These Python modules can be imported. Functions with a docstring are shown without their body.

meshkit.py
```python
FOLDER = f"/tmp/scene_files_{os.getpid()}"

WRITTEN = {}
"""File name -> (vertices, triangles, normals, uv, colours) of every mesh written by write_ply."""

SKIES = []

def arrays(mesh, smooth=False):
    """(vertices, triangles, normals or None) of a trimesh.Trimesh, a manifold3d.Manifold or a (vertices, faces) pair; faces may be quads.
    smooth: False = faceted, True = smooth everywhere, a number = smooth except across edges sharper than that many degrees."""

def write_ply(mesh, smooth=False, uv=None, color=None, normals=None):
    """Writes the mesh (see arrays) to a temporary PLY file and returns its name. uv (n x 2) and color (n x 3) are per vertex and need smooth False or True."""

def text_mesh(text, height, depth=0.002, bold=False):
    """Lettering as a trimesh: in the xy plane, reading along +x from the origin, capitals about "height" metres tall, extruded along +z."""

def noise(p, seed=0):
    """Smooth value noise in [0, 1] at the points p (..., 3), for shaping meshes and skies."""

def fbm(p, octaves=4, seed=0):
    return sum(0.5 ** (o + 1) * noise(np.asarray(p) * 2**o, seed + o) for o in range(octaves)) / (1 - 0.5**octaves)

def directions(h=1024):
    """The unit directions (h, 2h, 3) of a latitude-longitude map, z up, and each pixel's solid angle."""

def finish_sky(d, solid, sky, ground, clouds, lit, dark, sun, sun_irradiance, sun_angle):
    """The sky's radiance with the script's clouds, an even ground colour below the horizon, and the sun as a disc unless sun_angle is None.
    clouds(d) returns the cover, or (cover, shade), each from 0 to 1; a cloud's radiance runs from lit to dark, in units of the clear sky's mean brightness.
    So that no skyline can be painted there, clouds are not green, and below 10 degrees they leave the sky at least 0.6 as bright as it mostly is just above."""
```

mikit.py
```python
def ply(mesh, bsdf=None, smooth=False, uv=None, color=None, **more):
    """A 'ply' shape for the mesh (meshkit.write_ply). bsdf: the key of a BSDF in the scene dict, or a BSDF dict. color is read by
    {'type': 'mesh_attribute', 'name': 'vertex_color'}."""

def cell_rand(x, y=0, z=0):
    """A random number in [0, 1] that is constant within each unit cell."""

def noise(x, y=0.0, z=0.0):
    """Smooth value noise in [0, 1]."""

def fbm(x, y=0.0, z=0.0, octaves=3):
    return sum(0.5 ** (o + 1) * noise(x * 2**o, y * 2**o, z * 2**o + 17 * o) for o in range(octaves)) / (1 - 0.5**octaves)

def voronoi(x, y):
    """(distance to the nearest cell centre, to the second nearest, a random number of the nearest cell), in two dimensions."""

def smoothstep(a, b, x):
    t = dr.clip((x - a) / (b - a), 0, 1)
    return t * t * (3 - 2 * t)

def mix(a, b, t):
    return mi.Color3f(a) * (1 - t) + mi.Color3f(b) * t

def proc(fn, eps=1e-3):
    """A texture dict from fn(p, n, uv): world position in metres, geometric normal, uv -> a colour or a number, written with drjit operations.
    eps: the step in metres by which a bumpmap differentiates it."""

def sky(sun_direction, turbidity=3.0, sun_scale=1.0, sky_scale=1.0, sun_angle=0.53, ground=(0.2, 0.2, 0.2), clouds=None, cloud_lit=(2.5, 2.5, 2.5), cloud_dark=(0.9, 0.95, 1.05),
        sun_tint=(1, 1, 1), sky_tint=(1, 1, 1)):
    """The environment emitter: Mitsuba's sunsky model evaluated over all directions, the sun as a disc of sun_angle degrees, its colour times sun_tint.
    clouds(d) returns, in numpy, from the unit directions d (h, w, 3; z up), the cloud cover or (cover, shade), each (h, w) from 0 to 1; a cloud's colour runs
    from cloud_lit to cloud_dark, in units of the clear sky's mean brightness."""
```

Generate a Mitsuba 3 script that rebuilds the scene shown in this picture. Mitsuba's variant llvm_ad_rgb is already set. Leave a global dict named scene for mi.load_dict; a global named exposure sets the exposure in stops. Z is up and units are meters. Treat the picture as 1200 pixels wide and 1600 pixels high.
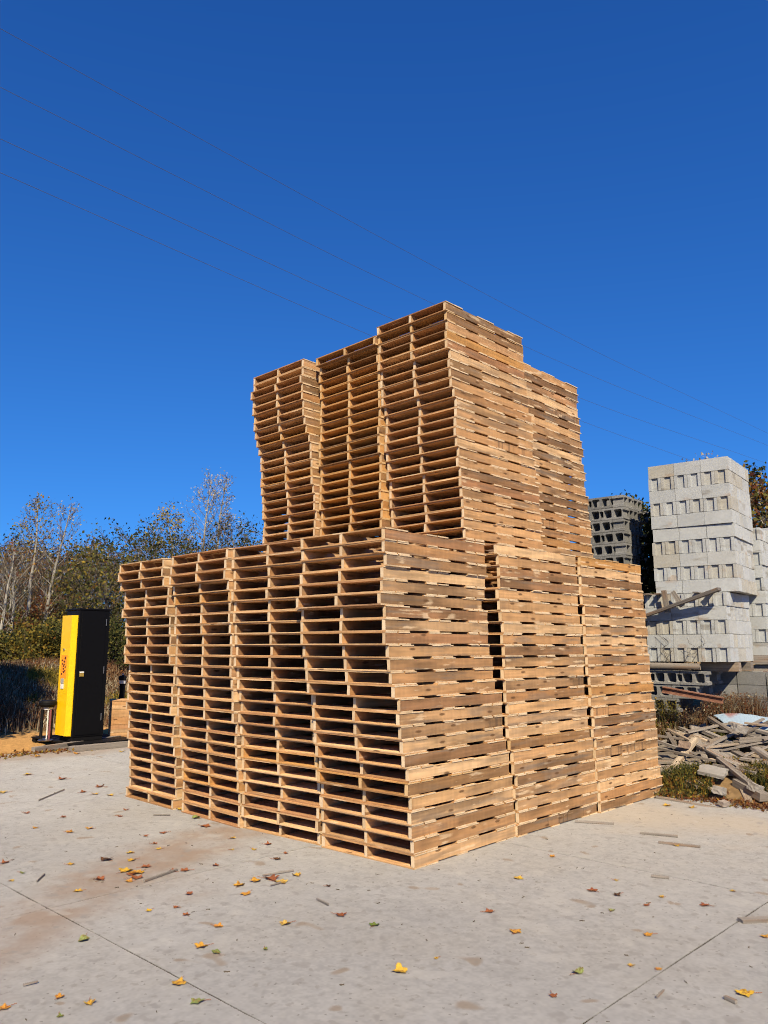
import math
import numpy as np, trimesh, shapely, drjit as dr, mitsuba as mi, mikit, meshkit
from shapely.geometry import Polygon, box as sbox
from mikit import noise, fbm, voronoi, cell_rand, smoothstep, mix

T = mi.ScalarTransform4f
scene, labels = {"type": "scene"}, {}

# ---------------------------------------------------------------- camera, sky, exposure
EYE = (0, 0, 1.793)
PITCH = 0.1694
scene["camera"] = {
    "type": "perspective", "fov": 2 * math.degrees(math.atan(600 / 1231)), "fov_axis": "x", "near_clip": 0.1, "far_clip": 3000.0,
    "to_world": T().look_at(origin=EYE, target=(0, math.cos(PITCH), EYE[2] + math.sin(PITCH)), up=(0, 0, 1))}
SUN = (0.06, -1.0, 0.80)
scene["sky"] = mikit.sky(SUN, turbidity=2.0, sun_tint=(0.98, 1.01, 0.97), sky_tint=(0.26, 0.80, 1.60), sky_scale=0.50)
exposure = 2.35

# ---------------------------------------------------------------- helpers
USED = {}


def numbered(name):
    n = USED.get(name, 0)
    USED[name] = n + 1
    return name if n == 0 else f"{name}_{n:03d}"


def part(holder, name):
    k = numbered(holder + "__" + name)
    return k


def put(key, mesh, bsdf, **kw):
    scene[key] = mikit.ply(mesh, bsdf, **kw)
    return key


def tag(key, label, cat, group=None, kind=None):
    d = {"label": label, "category": cat}
    if group:
        d["group"] = group
    if kind:
        d["kind"] = kind
    labels[key] = d


def struct(key, label=None):
    labels[key] = {"kind": "structure"}
    if label:
        labels[key]["label"] = label


def ordinal(i):
    return ["first", "second", "third", "fourth", "fifth", "sixth", "seventh", "eighth", "ninth", "tenth", "eleventh", "twelfth", "thirteenth", "fourteenth", "fifteenth", "sixteenth",
            "seventeenth", "eighteenth", "nineteenth", "twentieth", "twenty-first", "twenty-second", "twenty-third", "twenty-fourth", "twenty-fifth", "twenty-sixth", "twenty-seventh",
            "twenty-eighth", "twenty-ninth", "thirtieth", "thirty-first", "thirty-second", "thirty-third", "thirty-fourth", "thirty-fifth", "thirty-sixth", "thirty-seventh", "thirty-eighth",
            "thirty-ninth", "fortieth"][i - 1]


def frame(o, ex, ey, ez):
    m = np.eye(4)
    m[:3, 0], m[:3, 1], m[:3, 2], m[:3, 3] = ex, ey, ez, o
    return m


def xf(v, m):
    return v @ m[:3, :3].T + m[:3, 3]


QUADS = [((0, 2, 6, 4), 2), ((1, 5, 7, 3), 2), ((0, 4, 5, 1), 1), ((2, 3, 7, 6), 1), ((0, 1, 3, 2), 0), ((4, 6, 7, 5), 0)]


def uvbox(lo, hi, ident=0, rng=None, warp=0.0, long=None):
    """A box with its own vertices per face. uv: u along the long axis in metres, v = 10 * ident + position across (ends: + 5)."""
    lo, hi = np.array(lo, float), np.array(hi, float)
    c = np.array([[(lo, hi)[i][0], (lo, hi)[j][1], (lo, hi)[k][2]] for i in (0, 1) for j in (0, 1) for k in (0, 1)])
    if warp:
        c = c + rng.uniform(-warp, warp, c.shape)
    ax = int(np.argmax(hi - lo)) if long is None else long
    off = 0 if rng is None else rng.uniform(0, 3)
    v, f, uv = [], [], []
    for fi, (q, normal) in enumerate(QUADS):
        b = len(v)
        for i in q:
            p = c[i] - lo
            v.append(c[i])
            if normal == ax:
                o = [a for a in range(3) if a != ax]
                uv.append((p[o[0]], 10 * ident + 5 + p[o[1]]))
            else:
                o = [a for a in range(3) if a not in (ax, normal)][0]
                uv.append((p[ax] + off, 10 * ident + p[o] + 0.4 * fi))
        f += [(b, b + 1, b + 2), (b, b + 2, b + 3)]
    return np.array(v), np.array(f), np.array(uv)


def join(items):
    """[(v, f, uv)] -> one (v, f, uv)."""
    n, V, F, U = 0, [], [], []
    for v, f, uv in items:
        V.append(v), F.append(np.asarray(f) + n), U.append(uv)
        n += len(v)
    return np.vstack(V), np.vstack(F), np.vstack(U)


def putuv(key, item, bsdf, smooth=False, **kw):
    v, f, uv = item
    return put(key, (v, f), bsdf, uv=uv, smooth=smooth, **kw)


def tube(pts, rad, sides=6, ident=0.0, cap=True):
    p = np.asarray(pts, float)
    r = np.broadcast_to(rad, len(p))
    t = np.gradient(p, axis=0)
    t /= np.linalg.norm(t, axis=1, keepdims=True) + 1e-12
    a = np.cross(t, np.where(np.abs(t[:, 2:]) < 0.9, [0, 0, 1.0], [1.0, 0, 0]))
    a /= np.linalg.norm(a, axis=1, keepdims=True) + 1e-12
    b = np.cross(t, a)
    ang = np.arange(sides) * 2 * np.pi / sides
    v = (p[:, None] + r[:, None, None] * (np.cos(ang)[None, :, None] * a[:, None] + np.sin(ang)[None, :, None] * b[:, None])).reshape(-1, 3)
    i, j = np.meshgrid(np.arange(len(p) - 1), np.arange(sides), indexing="ij")
    q = np.stack([i * sides + j, i * sides + (j + 1) % sides, (i + 1) * sides + (j + 1) % sides, (i + 1) * sides + j], -1).reshape(-1, 4)
    f = [q[:, [0, 1, 2]], q[:, [0, 2, 3]]]
    if cap:
        n = len(p)
        k = np.arange(1, sides - 1)
        f += [np.stack([k * 0, k + 1, k], 1), np.stack([k * 0 + (n - 1) * sides, (n - 1) * sides + k, (n - 1) * sides + k + 1], 1)]
    uv = np.stack([np.repeat(np.arange(len(p)) * 0.3, sides), np.full(len(v), 10.0 * ident) + np.tile(np.arange(sides), len(p)) * 0.05], 1)
    return v, np.vstack(f), uv


def lathe(profile, sides=24):
    return trimesh.creation.revolve(np.array(profile, float), sections=sides)


def extrude(poly, h):
    return trimesh.creation.extrude_polygon(poly, h, engine="earcut")


# plan directions of the yard: U runs left along the pallets' open side, V runs back along their plank side
YAW = 0.767
U = np.array([-math.cos(YAW), math.sin(YAW), 0])
V = np.array([math.sin(YAW), math.cos(YAW), 0])
Z = np.array([0, 0, 1.0])
CORNER = np.array([0.237, 6.815, 0])       # the front corner of the pallets on the ground


def at(u, v, z=0.0):
    """A point from plan coordinates counted from the front corner of the pallets."""
    return CORNER + U * u + V * v + Z * z


def plan(p):
    p = np.asarray(p, float)
    q = p[..., :2] - CORNER[:2]
    return q @ U[:2], q @ V[:2]


# ---------------------------------------------------------------- materials
def principled(tex, rough=0.8, spec=0.3, **kw):
    d = {"type": "principled", "base_color": tex if isinstance(tex, dict) else {"type": "rgb", "value": list(tex)}, "roughness": rough, "specular": spec}
    d.update(kw)
    return d


def both(b):
    return {"type": "twosided", "bsdf": b}


def wood_fn(p, n, uv):
    """Board number i: below 200 fresh deck boards, 200 up weathered stringers, 400 up outer stringers, 600 up orange stained boards."""
    i = dr.floor(uv.y / 10)
    w = uv.y - 10 * i
    u = uv.x
    end = dr.select(w > 4.5, 1.0, 0.0)
    lay = cell_rand(dr.floor(p.z / 0.1131), i, 3)     # pallets differ from layer to layer
    r1, r2, r3, r4 = (cell_rand(i, k, dr.floor(lay * 11)) for k in (1, 2, 3, 4))
    orange = dr.select(i >= 600, 1.0, 0.0)
    weath = dr.select(orange > 0, 0.5 * r2, dr.select(i >= 400, 0.30 + 0.70 * r2, dr.select(i >= 200, 0.2 + 0.7 * r2, 0.35 * r2)))
    c = mix((0.49, 0.318, 0.168), (0.33, 0.183, 0.086), dr.clip(0.9 * r1 + 0.25 * lay - 0.05, 0, 1))
    c = mix(c, (0.285, 0.150, 0.085), smoothstep(0.80, 0.95, r3) * 0.65)
    c = mix(c, (0.56, 0.405, 0.245), smoothstep(0.72, 0.98, r4) * 0.8)
    c = mix(c, mix((0.44, 0.25, 0.085), (0.36, 0.185, 0.06), r3), orange * 0.75)
    dark = smoothstep(0.5, 0.95, r2) * smoothstep(0.25, 0.5, weath)
    c = mix(c, (0.175, 0.103, 0.056), dark * 0.85)
    patch = fbm(u * 1.5 + i * 5.3, w * 8 + i * 1.7, lay * 37, 4)
    c = mix(c, (0.130, 0.082, 0.045), weath * smoothstep(0.42, 0.66, patch) * 0.9)
    grey = fbm(u * 2.4 + i * 2.1, w * 22 + 40, lay * 41, 3)
    c = mix(c, (0.170, 0.140, 0.115), weath * smoothstep(0.50, 0.74, grey) * 0.8)
    pale = fbm(u * 5 + i * 4.1, w * 30 + 7, lay * 29, 3)
    c = mix(c, (0.58, 0.475, 0.34), smoothstep(0.66, 0.80, pale) * 0.6)
    g = noise(u * 2.2 + i * 3.1, w * 70, i)
    g2 = noise(u * 6.0 + i * 1.3, w * 40, i + 9)
    saw = noise(u * 38 + i, i)
    c = c * mi.Color3f(1.07, 1.0, 0.92) * (0.66 + 0.26 * g + 0.26 * g2 + 0.14 * saw)
    d1, _, kr = voronoi(u * 2.3 + i * 1.7 + lay * 13, w * 8 + i * 0.7)
    c = mix(c, (0.10, 0.05, 0.022), dr.select(kr > 0.62, smoothstep(0.13, 0.05, d1), 0.0) * 0.85)
    bars = smoothstep(0.70, 0.78, noise(u * 40 + i * 7, i)) * smoothstep(0.60, 0.68, noise(u * 1.6 + i * 11, lay * 50))
    c = mix(c, (0.055, 0.04, 0.03), dr.select((i >= 400) & (i < 600) & (cell_rand(i, 8, dr.floor(lay * 11)) > 0.90), 0.45, 0.0) * bars)
    ce = mix((0.60, 0.475, 0.325), (0.50, 0.365, 0.22), r3) * (0.9 + 0.2 * noise(u * 30, w * 30, i))
    return mix(c, mix(ce, (0.50, 0.31, 0.12), orange * 0.6), end)


def greywood_fn(p, n, uv):
    i = dr.floor(uv.y / 10)
    w = uv.y - 10 * i
    u = uv.x
    r1, r2, r3 = (cell_rand(i, k) for k in (1, 2, 3))
    c = mix((0.225, 0.205, 0.188), (0.125, 0.107, 0.094), r1)
    c = mix(c, (0.26, 0.205, 0.155), smoothstep(0.75, 0.95, r2) * 0.7)
    c = mix(c, (0.426, 0.350, 0.266), dr.select((i >= 500) & (i < 600), 1.0, 0.0))
    c = mix(c, (0.115, 0.105, 0.10), dr.select((i >= 700) & (i < 800), 1.0, 0.0))
    c = mix(c, (0.198, 0.122, 0.076), smoothstep(0.55, 0.8, fbm(u * 4 + i * 3, w * 18, i, 3)) * 0.6)
    g = noise(u * 3 + i * 3.1, w * 90, i)
    return c * (0.7 + 0.6 * g)


def block_fn(p, n, uv):
    i = uv.x
    r1, r2 = cell_rand(i, 1), cell_rand(i, 2)
    f = fbm(p.x * 7 + i, p.y * 7, p.z * 7, 4)
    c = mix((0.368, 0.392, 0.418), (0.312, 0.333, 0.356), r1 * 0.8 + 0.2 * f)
    c = mix(c, (0.319, 0.300, 0.255), smoothstep(0.6, 0.95, r2) * 0.7)
    c = c * (0.84 + 0.24 * f) * (0.95 + 0.10 * noise(p.x * 40, p.y * 40, p.z * 40))
    st = smoothstep(0.55, 0.75, fbm(p.x * 3 + 7, p.y * 3, p.z * 12 + i, 3)) * smoothstep(0.4, 0.8, cell_rand(i, 3))
    c = mix(c, (0.152, 0.137, 0.114), st * 0.6)
    c = mix(c, (0.274, 0.190, 0.122), smoothstep(0.66, 0.8, fbm(p.x * 5, p.y * 5 + 3, p.z * 5 + i * 2, 3)) * 0.45)
    return c


def oldblock_fn(p, n, uv):
    i = uv.x
    f = fbm(p.x * 9 + i, p.y * 9, p.z * 9, 4)
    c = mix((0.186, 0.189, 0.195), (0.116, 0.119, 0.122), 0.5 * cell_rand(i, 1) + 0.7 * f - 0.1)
    c = mix(c, (0.242, 0.247, 0.255), smoothstep(0.5, 0.9, cell_rand(i, 2)) * 0.6)
    return c * (0.85 + 0.3 * noise(p.x * 70, p.y * 70, p.z * 70))


def seg_dist(x, y, a, b):
    dx, dy = b[0] - a[0], b[1] - a[1]
    t = dr.clip(((x - a[0]) * dx + (y - a[1]) * dy) / (dx * dx + dy * dy), 0, 1)
    return dr.sqrt(dr.square(x - a[0] - t * dx) + dr.square(y - a[1] - t * dy))


def concrete_fn(p, n, uv):
    x, y = p.x, p.y
    big = fbm(x * 0.55 + 3, y * 0.55, 1, 4)
    mid = fbm(x * 2.3, y * 2.3 + 9, 2, 4)
    c = mix((0.304, 0.295, 0.283), (0.255, 0.247, 0.239), dr.clip(big * 1.5 - 0.3, 0, 1))
    c = mix(c, (0.277, 0.262, 0.242), smoothstep(0.4, 0.75, mid) * 0.5)
    c = c * (0.94 + 0.06 * cell_rand(uv.x, 5))
    fine = noise(x * 60, y * 60) * 0.5 + noise(x * 22 + 5, y * 22) * 0.5
    c = c * mi.Color3f(0.975, 1.0, 1.035) * (0.85 + 0.30 * fine)
    dots, _, dk = voronoi(x * 17, y * 17)
    c = mix(c, (0.13, 0.12, 0.11), dr.select(dk > 0.8, smoothstep(0.16, 0.08, dots), 0.0) * 0.55)
    # trowel sweeps
    c = c * (0.97 + 0.06 * noise(x * 9 + y * 16, x * 1.5 - y * 1.1))
    # brown dirt washed over the slabs, left of the pallets
    wob = (fbm(x * 1.6, y * 1.6, 7, 4) - 0.5)
    d = dr.minimum(dr.minimum(seg_dist(x, y, (-2.6, 4.8), (-2.15, 5.95)), seg_dist(x, y, (-2.15, 5.95), (-1.85, 7.0))), seg_dist(x, y, (-1.85, 7.0), (-1.5, 8.2)))
    st = smoothstep(0.75, 0.05, d + wob * 0.9)
    c = mix(c, (0.205, 0.137, 0.091), st * (0.25 + 0.42 * smoothstep(0.35, 0.7, fbm(x * 3, y * 3, 3, 4))))
    d2 = seg_dist(x, y, (2.2, 9.3), (5.0, 7.6))
    c = mix(c, (0.350, 0.293, 0.220), smoothstep(1.0, 0.2, d2 + wob * 1.2) * 0.45)
    d3 = seg_dist(x, y, (-7.0, 12.9), (-4.6, 15.0))
    c = mix(c, (0.198, 0.144, 0.106), smoothstep(0.9, 0.1, d3 + wob) * 0.55)
    # oil and tannin spots left by wet leaves
    for s, th, col, k in ((1.9, 0.10, (0.190, 0.144, 0.103), 0.65), (4.6, 0.16, (0.198, 0.190, 0.186), 0.55), (9.0, 0.16, (0.190, 0.179, 0.167), 0.5)):
        wx, wy = (noise(x * s * 4, y * s * 4, 5) - 0.5) * 0.35, (noise(x * s * 4, y * s * 4, 15) - 0.5) * 0.35
        d1, _, r = voronoi(x * s + wx, y * s + wy)
        c = mix(c, col, dr.select(r > 0.62, 1.0, 0.0) * smoothstep(th * (0.5 + r), th * 0.45, d1) * k)
    # pale scuffs
    sc = smoothstep(0.72, 0.82, fbm(x * 4 + 20, y * 4, 9, 3))
    c = mix(c, (0.357, 0.350, 0.334), sc * 0.3)
    return c


def soil_fn(p, n, uv):
    a = fbm(p.x * 0.8, p.y * 0.8, 0, 4)
    b = fbm(p.x * 6, p.y * 6, 1, 4)
    c = mix((0.228, 0.144, 0.072), (0.152, 0.110, 0.061), a)
    c = mix(c, (0.099, 0.080, 0.042), smoothstep(0.45, 0.7, b))
    u, v = (p.x - 0.237) * -0.7200 + (p.y - 6.815) * 0.6940, (p.x - 0.237) * 0.6940 + (p.y - 6.815) * 0.7200
    clay = smoothstep(13.2, 12.6, u + (a - 0.5) * 2) * smoothstep(8.5, 9.6, u)
    c = mix(c, (0.319, 0.179, 0.065), clay * 0.8)
    return c * (0.75 + 0.5 * noise(p.x * 30, p.y * 30))


def path_fn(p, n, uv):
    c = mix((0.350, 0.315, 0.262), (0.289, 0.251, 0.205), fbm(p.x * 2, p.y * 2, 0, 4))
    return c * (0.85 + 0.3 * noise(p.x * 40, p.y * 40))


PALETTE = [(0.026, 0.038, 0.018), (0.062, 0.068, 0.026), (0.115, 0.115, 0.038), (0.30, 0.22, 0.04), (0.27, 0.115, 0.03), (0.13, 0.045, 0.028), (0.16, 0.105, 0.06), (0.40, 0.37, 0.28)]


def leaf_fn(p, n, uv):
    """uv.x runs through the palette (0 dark green, 1 olive, 2 yellow green, 3 yellow, 4 orange, 5 red brown, 6 straw, 7 pale), uv.y is the tone."""
    c = mi.Color3f(*PALETTE[0])
    for k in range(1, len(PALETTE)):
        c = mix(c, PALETTE[k], dr.clip(uv.x - (k - 1), 0, 1))
    return c * uv.y


def ground_leaf_fn(p, n, uv):
    i = dr.floor(uv.x / 10)
    x, y = uv.x - 10 * i - 5, uv.y
    kind = dr.floor(i / 100)
    c = mix((0.456, 0.205, 0.034), (0.502, 0.319, 0.038), cell_rand(i, 1))                                   # orange
    c = dr.select(kind == 1, mix((0.50, 0.31, 0.03), (0.46, 0.32, 0.08), cell_rand(i, 1)), c)            # yellow
    c = dr.select(kind == 2, mix((0.258, 0.091, 0.038), (0.198, 0.065, 0.030), cell_rand(i, 1)), c)           # red brown
    c = dr.select(kind == 3, mix((0.076, 0.129, 0.023), (0.228, 0.258, 0.091), cell_rand(i, 1)), c)            # green
    c = dr.select(kind == 4, mi.Color3f(0.053, 0.034, 0.023), c)                                          # dark
    vein = smoothstep(0.05, 0.0, dr.abs(x)) * 0.35
    c = mix(c, (0.213, 0.114, 0.038), vein)
    c = mix(c, (0.167, 0.065, 0.023), smoothstep(0.5, 0.75, fbm(x * 3 + i, y * 3, i, 3)) * 0.7)
    return c * (0.8 + 0.4 * noise(x * 9, y * 9, i))


def bark_fn(p, n, uv):
    i = dr.floor(uv.y / 10)
    pale = cell_rand(i, 3)
    c = mix((0.33, 0.315, 0.285), (0.10, 0.083, 0.066), dr.select(i >= 50, 1.0, 0.0))
    c = c * (0.75 + 0.25 * pale)
    return c * (0.6 + 0.8 * noise(p.x * 12, p.y * 12, p.z * 5))


def rust_fn(p, n, uv):
    f = fbm(p.x * 12, p.y * 12, p.z * 12, 4)
    return mix((0.11, 0.045, 0.03), (0.22, 0.12, 0.085), f) * (0.8 + 0.4 * noise(p.x * 60, p.y * 60, p.z * 60))


def rubble_fn(p, n, uv):
    f = fbm(p.x * 10, p.y * 10, p.z * 10, 4)
    c = mix((0.280, 0.274, 0.267), (0.201, 0.182, 0.164), f)
    c = mix(c, (0.243, 0.134, 0.079), smoothstep(0.5, 1.0, cell_rand(uv.x, 2)) * 0.6)
    return c


def tarp_fn(p, n, uv):
    f = fbm(p.x * 5, p.y * 5, p.z * 5, 4)
    c = mix((0.27, 0.36, 0.47), (0.22, 0.30, 0.40), f)
    return mix(c, (0.228, 0.084, 0.061), smoothstep(0.60, 0.68, fbm(p.x * 2.2 + 5, p.y * 2.2, 3, 3)) * 0.8)


scene["wood"] = both(principled(mikit.proc(wood_fn), 0.75, 0.25))
scene["greywood"] = both(principled(mikit.proc(greywood_fn), 0.85, 0.2))
scene["block_concrete"] = both(principled(mikit.proc(block_fn), 0.95, 0.15))
scene["old_block"] = both(principled(mikit.proc(oldblock_fn), 0.95, 0.15))
scene["concrete"] = both(principled(mikit.proc(concrete_fn), 0.8, 0.25))
scene["soil"] = both(principled(mikit.proc(soil_fn), 0.95, 0.1))
scene["path_concrete"] = both(principled(mikit.proc(path_fn), 0.9, 0.2))
scene["leaf"] = {"type": "principledthin", "base_color": mikit.proc(leaf_fn), "roughness": 0.6, "diff_trans": 0.6}
scene["ground_leaf"] = both(principled(mikit.proc(ground_leaf_fn), 0.6, 0.3))
scene["bark"] = both(principled(mikit.proc(bark_fn), 0.9, 0.1))
scene["rust"] = both(principled(mikit.proc(rust_fn), 0.85, 0.2))
scene["rubble"] = both(principled(mikit.proc(rubble_fn), 0.95, 0.15))
scene["pale_sheet"] = both(principled(mikit.proc(tarp_fn), 0.5, 0.4))
scene["yellow_paint"] = both(principled((0.72, 0.45, 0.004), 0.35, 0.5, clearcoat=0.3, clearcoat_gloss=0.8))
scene["black_paint"] = both(principled((0.004, 0.004, 0.005), 0.45, 0.15))
scene["black_rubber"] = both(principled((0.006, 0.006, 0.007), 0.6, 0.15))
scene["white_plastic"] = both(principled((0.62, 0.62, 0.60), 0.4, 0.5))
scene["maroon"] = both(principled((0.16, 0.05, 0.06), 0.5, 0.4))
scene["steel"] = both(principled((0.45, 0.44, 0.42), 0.35, 0.5, metallic=1.0))
scene["brass"] = both(principled((0.62, 0.42, 0.10), 0.35, 0.5, metallic=0.6))
scene["orange_print"] = both(principled((0.75, 0.28, 0.02), 0.5, 0.3))
scene["dark_print"] = both(principled((0.10, 0.03, 0.02), 0.5, 0.3))
scene["grey_print"] = both(principled((0.30, 0.30, 0.31), 0.5, 0.3))
scene["cable"] = both(principled((0.075, 0.075, 0.08), 0.7, 0.2))


# ---------------------------------------------------------------- ground
def ground_z(x, y):
    x, y = np.asarray(x, float), np.asarray(y, float)
    u, v = plan(np.stack([x, y], -1))
    ss = lambda a, b, t: np.clip((t - a) / (b - a), 0, 1) ** 2 * (3 - 2 * np.clip((t - a) / (b - a), 0, 1))
    e = u - 9.65
    bump = meshkit.fbm(np.stack([x * 0.5, y * 0.5, x * 0], -1), 3, 4) - 0.5
    bank = 1.10 * ss(3.0, 6.6, e + 0.6 * bump) + 0.05 * np.clip(e - 6.6, 0, 60) + 0.10 * bump * ss(2.5, 4, e)
    heap = (0.33 * np.clip(v - 4.66, 0, 2.2) + 0.03 * np.clip(v - 6.9, 0, 30) + 0.10 * bump * ss(4.7, 5.6, v)) * ss(7.5, 4.5, u)
    out = np.maximum(ss(0.0, 0.25, e), ss(0.0, 0.15, v - 4.68))
    return np.maximum(bank, heap) * out - 0.085 * (1 - out) - 0.012 * out


ax = np.unique(np.concatenate([np.arange(-22, 22, 0.32), np.sign(np.linspace(-1, 1, 61)) * (np.abs(np.linspace(-1, 1, 61)) ** 3 * 900 + 21)]))
ay = np.unique(np.concatenate([np.arange(-4, 40, 0.32), -4 - np.linspace(0, 1, 15) ** 3 * 500, 40 + np.linspace(0, 1, 25) ** 3 * 1500]))
gx, gy = np.meshgrid(ax, ay, indexing="ij")
gv = np.stack([gx, gy, ground_z(gx, gy)], -1).reshape(-1, 3)
ii, jj = np.meshgrid(np.arange(len(ax) - 1), np.arange(len(ay) - 1), indexing="ij")
na = len(ay)
gq = np.stack([ii * na + jj, (ii + 1) * na + jj, (ii + 1) * na + jj + 1, ii * na + jj + 1], -1).reshape(-1, 4)
put("ground", (gv, gq), "soil", smooth=True)
struct("ground")

# the concrete yard: slabs with open joints
U_LINES = [9.65, 7.98 + 0.9, 1.19 + 3.54, 1.19, -2.36, -5.9, -9.44, -13.0]
V_LINES = [4.68, 1.28, -2.47, -6.52, -10.4, -14.3]
U_LINES[1] = 1.19 + 2 * 3.54
struct("concrete_yard")
rs = np.random.default_rng(11)
slab_n = 0
for a in range(len(U_LINES) - 1):
    for b in range(len(V_LINES) - 1):
        u1, u0, v1, v0 = U_LINES[a] - 0.005, U_LINES[a + 1] + 0.005, V_LINES[b] - 0.005, V_LINES[b + 1] + 0.005
        n = 28
        # edges of the slab, slightly chipped
        ring = []
        for (p, q) in (((u0, v0), (u1, v0)), ((u1, v0), (u1, v1)), ((u1, v1), (u0, v1)), ((u0, v1), (u0, v0))):
            for t in np.arange(n) / n:
                ring.append((p[0] + (q[0] - p[0]) * t + rs.uniform(-0.0025, 0.0025), p[1] + (q[1] - p[1]) * t + rs.uniform(-0.0025, 0.0025)))
        m = extrude(Polygon(ring), 0.07)
        pts = np.array([at(x, y, z - 0.07) for x, y, z in m.vertices])
        f = np.asarray(m.faces)[:, ::-1]
        putuv(part("concrete_yard", "slab"), (pts, f, np.full((len(pts), 2), float(slab_n))), "concrete")
        slab_n += 1

# dirt packed into the joints
scene["joint_dirt"] = both(principled((0.035, 0.028, 0.022), 0.95, 0.1))
for a in U_LINES[1:]:
    it_ = uvbox((a - 0.0052, V_LINES[-1], -0.02), (a + 0.0052, V_LINES[0], -0.0035))
    put(part("concrete_yard", "joint"), (np.array([at(*q) for q in it_[0]]), it_[1][:, ::-1]), "joint_dirt")
for a in V_LINES[1:]:
    for b in range(len(U_LINES) - 1):
        it_ = uvbox((U_LINES[b + 1] + 0.0054, a - 0.0052, -0.02), (U_LINES[b] - 0.0054, a + 0.0052, -0.0035))
        put(part("concrete_yard", "joint"), (np.array([at(*q) for q in it_[0]]), it_[1][:, ::-1]), "joint_dirt")

# pale strip of path along the left edge of the yard, and its low kerb
ring = [(9.66, -8), (11.35, -8), (11.3, -1.2), (10.9, -0.3), (9.66, 0.35)]
m = extrude(Polygon(ring), 0.05)
pts = np.array([at(x, y, z - 0.03) for x, y, z in m.vertices])
put("path", (pts, np.asarray(m.faces)[:, ::-1]), "path_concrete")
struct("path")

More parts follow.
